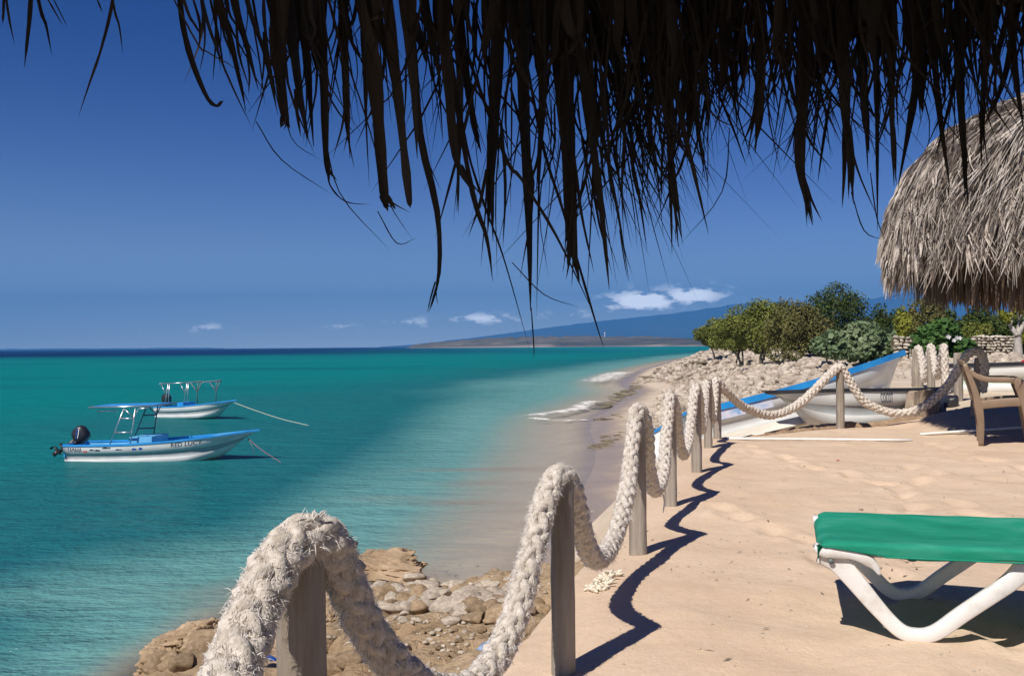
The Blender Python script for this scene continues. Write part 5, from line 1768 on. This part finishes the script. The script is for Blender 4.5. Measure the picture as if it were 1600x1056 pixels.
V, F = tube(q, .085 + .03 * fbm(np.arange(nq) * .3, np.arange(nq) * 0, 3, 8), 12, rough=1 + .5 * (fbm(np.repeat(np.arange(nq) * .6, 12).reshape(-1, 12), np.tile(np.arange(12) * 1.0, (nq, 1)), 3, 9) - .5))
V[:, 2] -= .035
tag(link('driftwood_log', mesh('driftwood_log', V, F, M_LOG)), 'long low reddish brown log half sunk in sand along the terrace edge', 'log')
for a, b, dd0, dd1, lab in (((1136, 690), (1425, 690.5), 11.0, 10.75, 'long white strip lying on the sand before the log'), ((1438, 683), (1600, 684), 11.35, 11.2, 'white strip on the sand running into the chair shadow')):
    pa, pb = P(a[0], a[1], dd0), P(b[0], b[1], dd1)
    pa[2] = hz(pa[0], pa[1]) + .012; pb[2] = hz(pb[0], pb[1]) + .012
    mb = MB()
    pts = [pa + (pb - pa) * t for t in np.linspace(0, 1, 9)]
    for p in pts: p[2] = max(p[2], hz(p[0], p[1]) + .012)
    mb.tube(pts, .016, 6)
    tag(link('white_strip', mb.mesh('white_strip', M_STRIP)), lab, 'strip', 'white strips on the terrace')
# fibrous stump in front of the lettered hull
c = P(1432, 655, 13.7); c[2] = hz(c[0], c[1]) - .1
zt_ = P(1432, 610, 13.9)[2]
n = 26; V = []
lv = np.linspace(0, 1, 9)
for t in lv:
    for j in range(n):
        a = j * 2 * math.pi / n
        rr = 1 + .14 * math.sin(5 * a + 1) + .08 * math.sin(11 * a) + random.gauss(0, .03)
        flare = 1.25 - .35 * t
        V.append((c[0] + .06 + .27 * rr * flare * math.cos(a), c[1] + .2 * rr * flare * math.sin(a), c[2] + (zt_ - c[2]) * t + .03 * math.sin(3 * a) * t))
F = [(i * n + j, i * n + (j + 1) % n, (i + 1) * n + (j + 1) % n, (i + 1) * n + j) for i in range(8) for j in range(n)]
F.append(tuple(8 * n + j for j in range(n)))
st_ = link('palm_stump', mesh('palm_stump', V, F, M_STUMP, smooth=False)); tag(st_, 'squat fibrous palm stump hiding the stern of the lettered boat', 'stump')
# black outboard and bag
V, F = rock_shape(ICO2, 911, .3, 3)
o = link('black_bag', mesh('black_bag', V * np.array((.10, .10, .15)), F, M_BLACK)); o.location = P(1487, 627, 15.0)
tag(o, 'small black bag at the foot of the bare grey post', 'bag')
o = link('black_bag', mesh('black_bag', rock_shape(ICO3, 912, .4, 4)[0] * np.array((.20, .16, .17)), ICO3[1], M_BLACK)); o.location = P(1019, 686, 15.5)
o.location.z = max(o.location.z, hz(o.location.x, o.location.y) + .08)
tag(o, 'black bag on the beach behind the third and fourth posts', 'bag')
o = link('pale_stone', mesh('pale_stone', rock_shape(ICO2, 913, .3, 5)[0] * np.array((.12, .1, .15)), ICO2[1], M_CORAL)); o.location = P(1006, 684, 15.2)
o.location.z = max(P(1006, 684, 15.2)[2], hz(o.location.x, o.location.y) + .05)
tag(o, 'pale yellowish stone next to the black bag on the beach', 'stone')

# pipe, plastic film, blue sandal below the terrace
mb = MB(); mb.tube([P(818, 968, 10.4), P(846, 961, 10.8), P(900, 945, 11.6)], .045, 12)
tag(link('pipe', mb.mesh('pipe', M_PIPE)), 'grey pipe running out of the terrace edge left of the second post', 'pipe')
xs_ = np.linspace(-.5, .5, 20)
X, Y, F = grid(xs_, xs_)
V = np.stack((X * .34, Y * .5, .20 * fbm(X * 5, Y * 5, 4, 3)), 1)
o = link('plastic_film', mesh('plastic_film', V, F, M_FOIL, smooth=False)); o.location = P(794, 1045, 7.6); o.rotation_euler = (R(35), R(-15), .5)
tag(o, 'crumpled blue and white plastic film at the foot of the terrace edge', 'plastic')
V = ICO2[0] * np.array((.13, .045, .02))
o = link('sandal', mesh('sandal', V, ICO2[1], M_SANDAL)); o.location = P(412, 1024, 8.2); o.rotation_euler = (0, R(15), R(-10))
tag(o, 'dark blue rubber sandal sole on the rocks behind the near post', 'sandal')

# coral pieces on the terrace edge
cb_ = P(945, 912, 4.45)
coral = thing('coral_heap', 'little heap of bleached coral branches on the sand by the third post', 'coral', cb_)
rs = random.Random(3)
for i in range(22):
    px, py = 958 - 34 * (i / 22) + rs.uniform(-10, 8), 898 + 30 * (i / 22) + rs.uniform(-5, 5)
    p = P(px, py, 4.4); dd = 4.4
    for _ in range(6):
        dd = (EYE - hz(p[0], p[1])) / ((EYE - p[2]) / dd); p = P(px, py, dd)
    mb = MB()
    for k in range(rs.randrange(3, 6)):
        a = rs.uniform(0, 6.28); e = p + np.array((math.cos(a), math.sin(a), rs.uniform(.2, .9))) * rs.uniform(.02, .05)
        mb.tube([p, (p + e) / 2 + np.array((0, 0, .006)), e], [.009, .008, .004], 6)
    link('coral_branch', mb.mesh('coral_branch', M_CORAL), coral)

# dry leaf litter and straw blown on the sand
mb = MB()
rs = random.Random(19)
for i in range(150):
    y = rs.uniform(3.2, 11.5); x = y * rs.uniform(.08, .58)
    if i % 3 == 0: y = rs.uniform(4.55, 5.1); x = y * rs.uniform(.33, .42)
    e = float(np.interp(y, [3.1, 4.7, 6.5, 8.3, 10.1, 11.3], [0, .4, .88, 1.38, 1.85, 2.3]))
    if x < e: continue
    a = rs.uniform(0, 3.14); l_ = rs.uniform(.01, .035); w_ = rs.uniform(.0015, .006)
    z_ = hz(x, y) + .004
    c_, s_ = math.cos(a), math.sin(a)
    mb.add([(x - c_ * l_, y - s_ * l_, z_), (x - s_ * w_, y + c_ * w_, z_ + .003), (x + c_ * l_, y + s_ * l_, z_ + .002), (x + s_ * w_, y - c_ * w_, z_ + .001)], [(0, 1, 2, 3)])
tag(link('leaf_litter', mb.mesh('leaf_litter', M_STUMP, smooth=False)), kind='stuff')
# loose bits on the sand
mb = MB()
rs = random.Random(9)
V0, F0 = rock_shape(ICO0, 950, .3, 2)
for i in range(620):
    y = rs.uniform(3.2, 11.5) if rs.random() < .7 else rs.uniform(4.5, 5.6)
    x = y * rs.uniform(.06, .6)
    e = float(np.interp(y, [3.1, 4.7, 6.5, 8.3, 10.1, 11.3], [-.05, .35, .83, 1.33, 1.8, 2.2]))
    if x < e: continue
    s = rs.choice((.003, .004, .006, .009))
    mb.add(V0 * np.array((s, s * .8, s * .5)) + np.array((x, y, hz(x, y) + s * .2)), F0)
tag(link('pebble_scatter', mb.mesh('pebble_scatter', M_STONE, smooth=False)), kind='stuff')
for px, py, lab in ((1309, 717, 'tiny red scrap on the sand before the long white strip'), (1345, 801, 'small brown shell bit behind the green lounger')):
    p = P(px, py, 1); dd = -EYE / (p[2] - EYE); p = P(px, py, dd)
    o = link('litter', mesh('litter', V0 * np.array((.02, .015, .006)), F0, M_REDSPOT if 'red' in lab else M_STUMP, smooth=False)); o.location = (p[0], p[1], hz(p[0], p[1]) + .006)
    tag(o, lab, 'litter')


# ------------------------------------------------------------------ sun lounger
def bar(path, w, t, side):
    """flat bar with rounded edges swept along a path; w in the plane of the path, t along side"""
    q = np.asarray(path, float)
    T = np.gradient(q, axis=0); T /= np.linalg.norm(T, axis=1)[:, None]
    Sd = np.array(side, float); Nn = np.cross(T, Sd); Nn /= np.linalg.norm(Nn, axis=1)[:, None]
    w = np.broadcast_to(np.asarray(w, float), (len(q),))
    sec = []
    r_ = .18
    for a, b in ((-1, -1 + r_), (-1 + r_, -1), (1 - r_, -1), (1, -1 + r_), (1, 1 - r_), (1 - r_, 1), (-1 + r_, 1), (-1, 1 - r_)):
        sec.append((a, b))
    V = []
    for i in range(len(q)):
        for a, b in sec:
            V.append(q[i] + Nn[i] * a * w[i] / 2 + Sd * b * t / 2)
    n = 8
    F = [(i * n + j, i * n + (j + 1) % n, (i + 1) * n + (j + 1) % n, (i + 1) * n + j) for i in range(len(q) - 1) for j in range(n)]
    F += [tuple(range(n - 1, -1, -1)), tuple((len(q) - 1) * n + j for j in range(n))]
    return V, F


lc = P(1278, 840, 3.58)
lo_ = lo = thing('sun_lounger', 'green sling sun lounger on white plastic V shaped legs', 'sun lounger', (lc[0] - .01, lc[1], .0), (0, 0, R(-14)))
lo.scale = (1, 1, .93)
WID = .66
for k, y_ in enumerate((0.03, WID - .03)):
    x_off = 0 if k == 0 else .04
    pts = [(.015 + x_off, y_, .335), (.07 + x_off, y_, .315), (.12 + x_off, y_, .26), (.22 + x_off, y_, .13), (.295 + x_off, y_, .048), (.355 + x_off, y_, .030), (.42 + x_off, y_, .048), (.51 + x_off, y_, .125), (.66 + x_off, y_, .25), (.73 + x_off, y_, .325), (.80 + x_off, y_, .35), (.90 + x_off, y_, .35)]
    V, F = bar(catmull(pts, n=6), np.interp(np.linspace(0, 1, 67), [0, .06, .14, .3, .5, .7, .88, .94, 1], [.07, .085, .08, .056, .052, .056, .078, .065, .06]), .04, (0, 1, 0))
    link('leg', mesh('leg', V, F, M_WHITEP), lo, False)
    V, F = bar([(.03, y_, .352), (.1, y_, .356), (1.0, y_, .356), (1.95, y_, .356)], .045, .045, (0, 1, 0))
    link('side_rail', mesh('side_rail', V, F, M_WHITEP), lo, False)
    pts = [(1.25, y_, .33), (1.36, y_, .22), (1.46, y_, .06), (1.54, y_, .028), (1.62, y_, .06), (1.72, y_, .22), (1.82, y_, .33)]
    V, F = bar(catmull(pts, n=6), .065, .05, (0, 1, 0))
    link('leg', mesh('leg', V, F, M_WHITEP), lo, False)
    for bx_, bz_ in ((.055, .315), (.83, .35)):
        Vb, Fb = tube([(bx_ + x_off, y_ - .028, bz_), (bx_ + x_off, y_ - .036, bz_)], .011, 8)
        link('bolt', mesh('bolt', Vb, Fb, M_GREYT), lo, False)
# corner caps of the frame
for y_, x_ in ((.03, .0), (WID - .03, .04)):
    V, F = bar(catmull([(x_ + .0, y_ - .01, .37), (x_ + .03, y_ - .01, .352), (x_ + .13, y_ - .01, .348), (x_ + .20, y_ - .01, .31), (x_ + .225, y_ - .01, .27)], n=6), np.interp(np.linspace(0, 1, 25), [0, .3, .7, 1], [.02, .05, .04, .01]), .06, (0, 1, 0))
    link('corner_bracket', mesh('corner_bracket', V, F, M_WHITEP), lo, False)
# sling cloth wraps over the rails and hangs below them on the near side
nu, nv = 60, 34
V = []
for i in range(nu):
    u = i / (nu - 1)
    x = .0 + u * 1.95
    for j in range(nv):
        v = j / (nv - 1)
        if v < .2:
            t = v / .2; y = -.012; z = .340 + .04 * t + .006 * math.sin(u * 23)
        elif v < .27:
            t = (v - .2) / .07; a = t * math.pi / 2
            y = -.012 + .03 * (1 - math.cos(a)); z = .380 + .010 * math.sin(a)
        elif v < .74:
            t = (v - .27) / .47; y = .018 + t * (WID - .036); z = .390 - .020 * math.sin(math.pi * t) * min(1, u * 12)
        elif v < .81:
            t = (v - .74) / .07; a = t * math.pi / 2
            y = WID - .018 + .03 * math.sin(a); z = .390 - .010 * (1 - math.cos(a))
        else:
            t = (v - .81) / .19; y = WID + .012; z = .385 - .085 * t
        xx_ = x + .0
        if u < .05 and (v < .2): z = max(z, .385 - .10 * (u / .05) * 1.0 - .03)
        if x < .22 and v < .2:   # cut round the bracket at the corner
            z = max(z, .378 - .045 * sstep(.13, .21, x))
        pass
        # the cloth rolls over the head of the frame
        if i < 7:
            th_ = (6 - i) / 6 * math.pi * .55
            xx_ = .045 - .045 * math.sin(th_)
            z = z - .05 * (1 - math.cos(th_)) if v >= .2 else max(z, .372)
            xx_ += .05 * v
        V.append((xx_, y, z + .0012 * math.sin(u * 60 + v * 9)))
F = [(i * nv + j, i * nv + j + 1, (i + 1) * nv + j + 1, (i + 1) * nv + j) for i in range(nu - 1) for j in range(nv - 1)]
sl_me = mesh('sling', V, F, M_GREEN)
so = link('sling', sl_me, lo, False)
so.modifiers.new('thick', 'SOLIDIFY').thickness = .004
V, F = tube([(.24, -.016, .3425), (.7, -.016, .3415), (1.2, -.016, .343), (1.9, -.016, .342)], .0035, 6)
link('hem', mesh('hem', V, F, M_GREEN), lo, False)
for y_ in (.30, .52):
    V, F = bar([(.06, y_ * 0 + .05, .34), (.06, WID - .05, .34)], .03, .03, (1, 0, 0)) if y_ == .30 else bar([(.82, .05, .34), (.82, WID - .05, .34)], .03, .03, (1, 0, 0))
    link('cross_bar', mesh('cross_bar', V, F, M_WHITEP), lo, False)
mb = MB(); mb.tube(catmull([(.31, .01, .355), (.325, .0, .332), (.35, .0, .332), (.345, .0, .348), (.315, .01, .355)], n=5), .0035, 6)
mb.tube([(.24, .0, .352), (.29, -.004, .346), (.34, 0, .349), (.42, .0, .346)], .002, 5)
link('cord', mb.mesh('cord', M_THATCHU), lo, False)

# ------------------------------------------------------------------ tan plastic chair
cp = P(1533, 697, 10.15)
ch = thing('garden_chair', 'tan plastic armchair in the parasol shade at right', 'chair', (cp[0], cp[1], hz(cp[0], cp[1])), (0, 0, R(-24)))
for k, y_ in enumerate((0, .50)):
    V, F = bar(catmull([(.0, y_, .0), (.0, y_, .22), (-.02, y_, .42), (-.06, y_, .60), (-.15, y_, .87)], n=6), np.interp(np.linspace(0, 1, 25), [0, .5, .62, 1], [.05, .085, .07, .045]), .05, (0, 1, 0))
    link('rear_leg', mesh('rear_leg', V, F, M_CHAIR), ch, False)
    V, F = bar(catmull([(-.10, y_, .80), (-.04, y_, .74), (.08, y_, .70), (.28, y_, .695), (.36, y_, .665), (.40, y_, .56), (.43, y_, .42), (.47, y_, .0)], n=6), np.interp(np.linspace(0, 1, 43), [0, .2, .45, .6, .85, 1], [.04, .06, .06, .12, .10, .055]), .06, (0, 1, 0))
    link('armrest', mesh('armrest', V, F, M_CHAIR), ch, False)
    V, F = bar(catmull([(-.01, y_, .43), (.14, y_, .45), (.28, y_, .465), (.42, y_, .47)], n=5), .09, .045, (0, 1, 0))
    link('seat_rail', mesh('seat_rail', V, F, M_CHAIR), ch, False)
V = []; F = []
for i in range(12):
    t = i / 11
    for j in range(12):
        v = j / 11
        V.append((-.02 + .5 * t, .0 + .50 * v, .455 + .02 * t - .03 * math.sin(math.pi * v) * (1 - t * .5) - .05 * max(0, t - .85)))
F = [(i * 12 + j, i * 12 + j + 1, (i + 1) * 12 + j + 1, (i + 1) * 12 + j) for i in range(11) for j in range(11)]
o = link('seat', mesh('seat', V, F, M_CHAIR), ch, False); o.modifiers.new('thick', 'SOLIDIFY').thickness = .012
mb = MB()
for j in range(7):
    y_ = .04 + .42 * j / 6
    bow_ = -.05 * math.sin(math.pi * (j + .5) / 7)
    V, F = bar(catmull([(-.03 + bow_, y_, .47), (-.07 + bow_, y_, .62), (-.145 + bow_, y_, .86)], n=5), .012, .045, (0, 1, 0))
    link('back_slat', mesh('back_slat', V, F, M_CHAIR), ch, False)
V, F = bar(catmull([(-.15, 0, .87), (-.19, .12, .885), (-.205, .25, .89), (-.19, .38, .885), (-.15, .50, .87)], n=5), .05, .02, (1, 0, .3))
link('top_rail', mesh('top_rail', V, F, M_CHAIR), ch, False)
print('objects', len(scene.objects), 'tris', sum(len(m.polygons) for m in bpy.data.meshes))
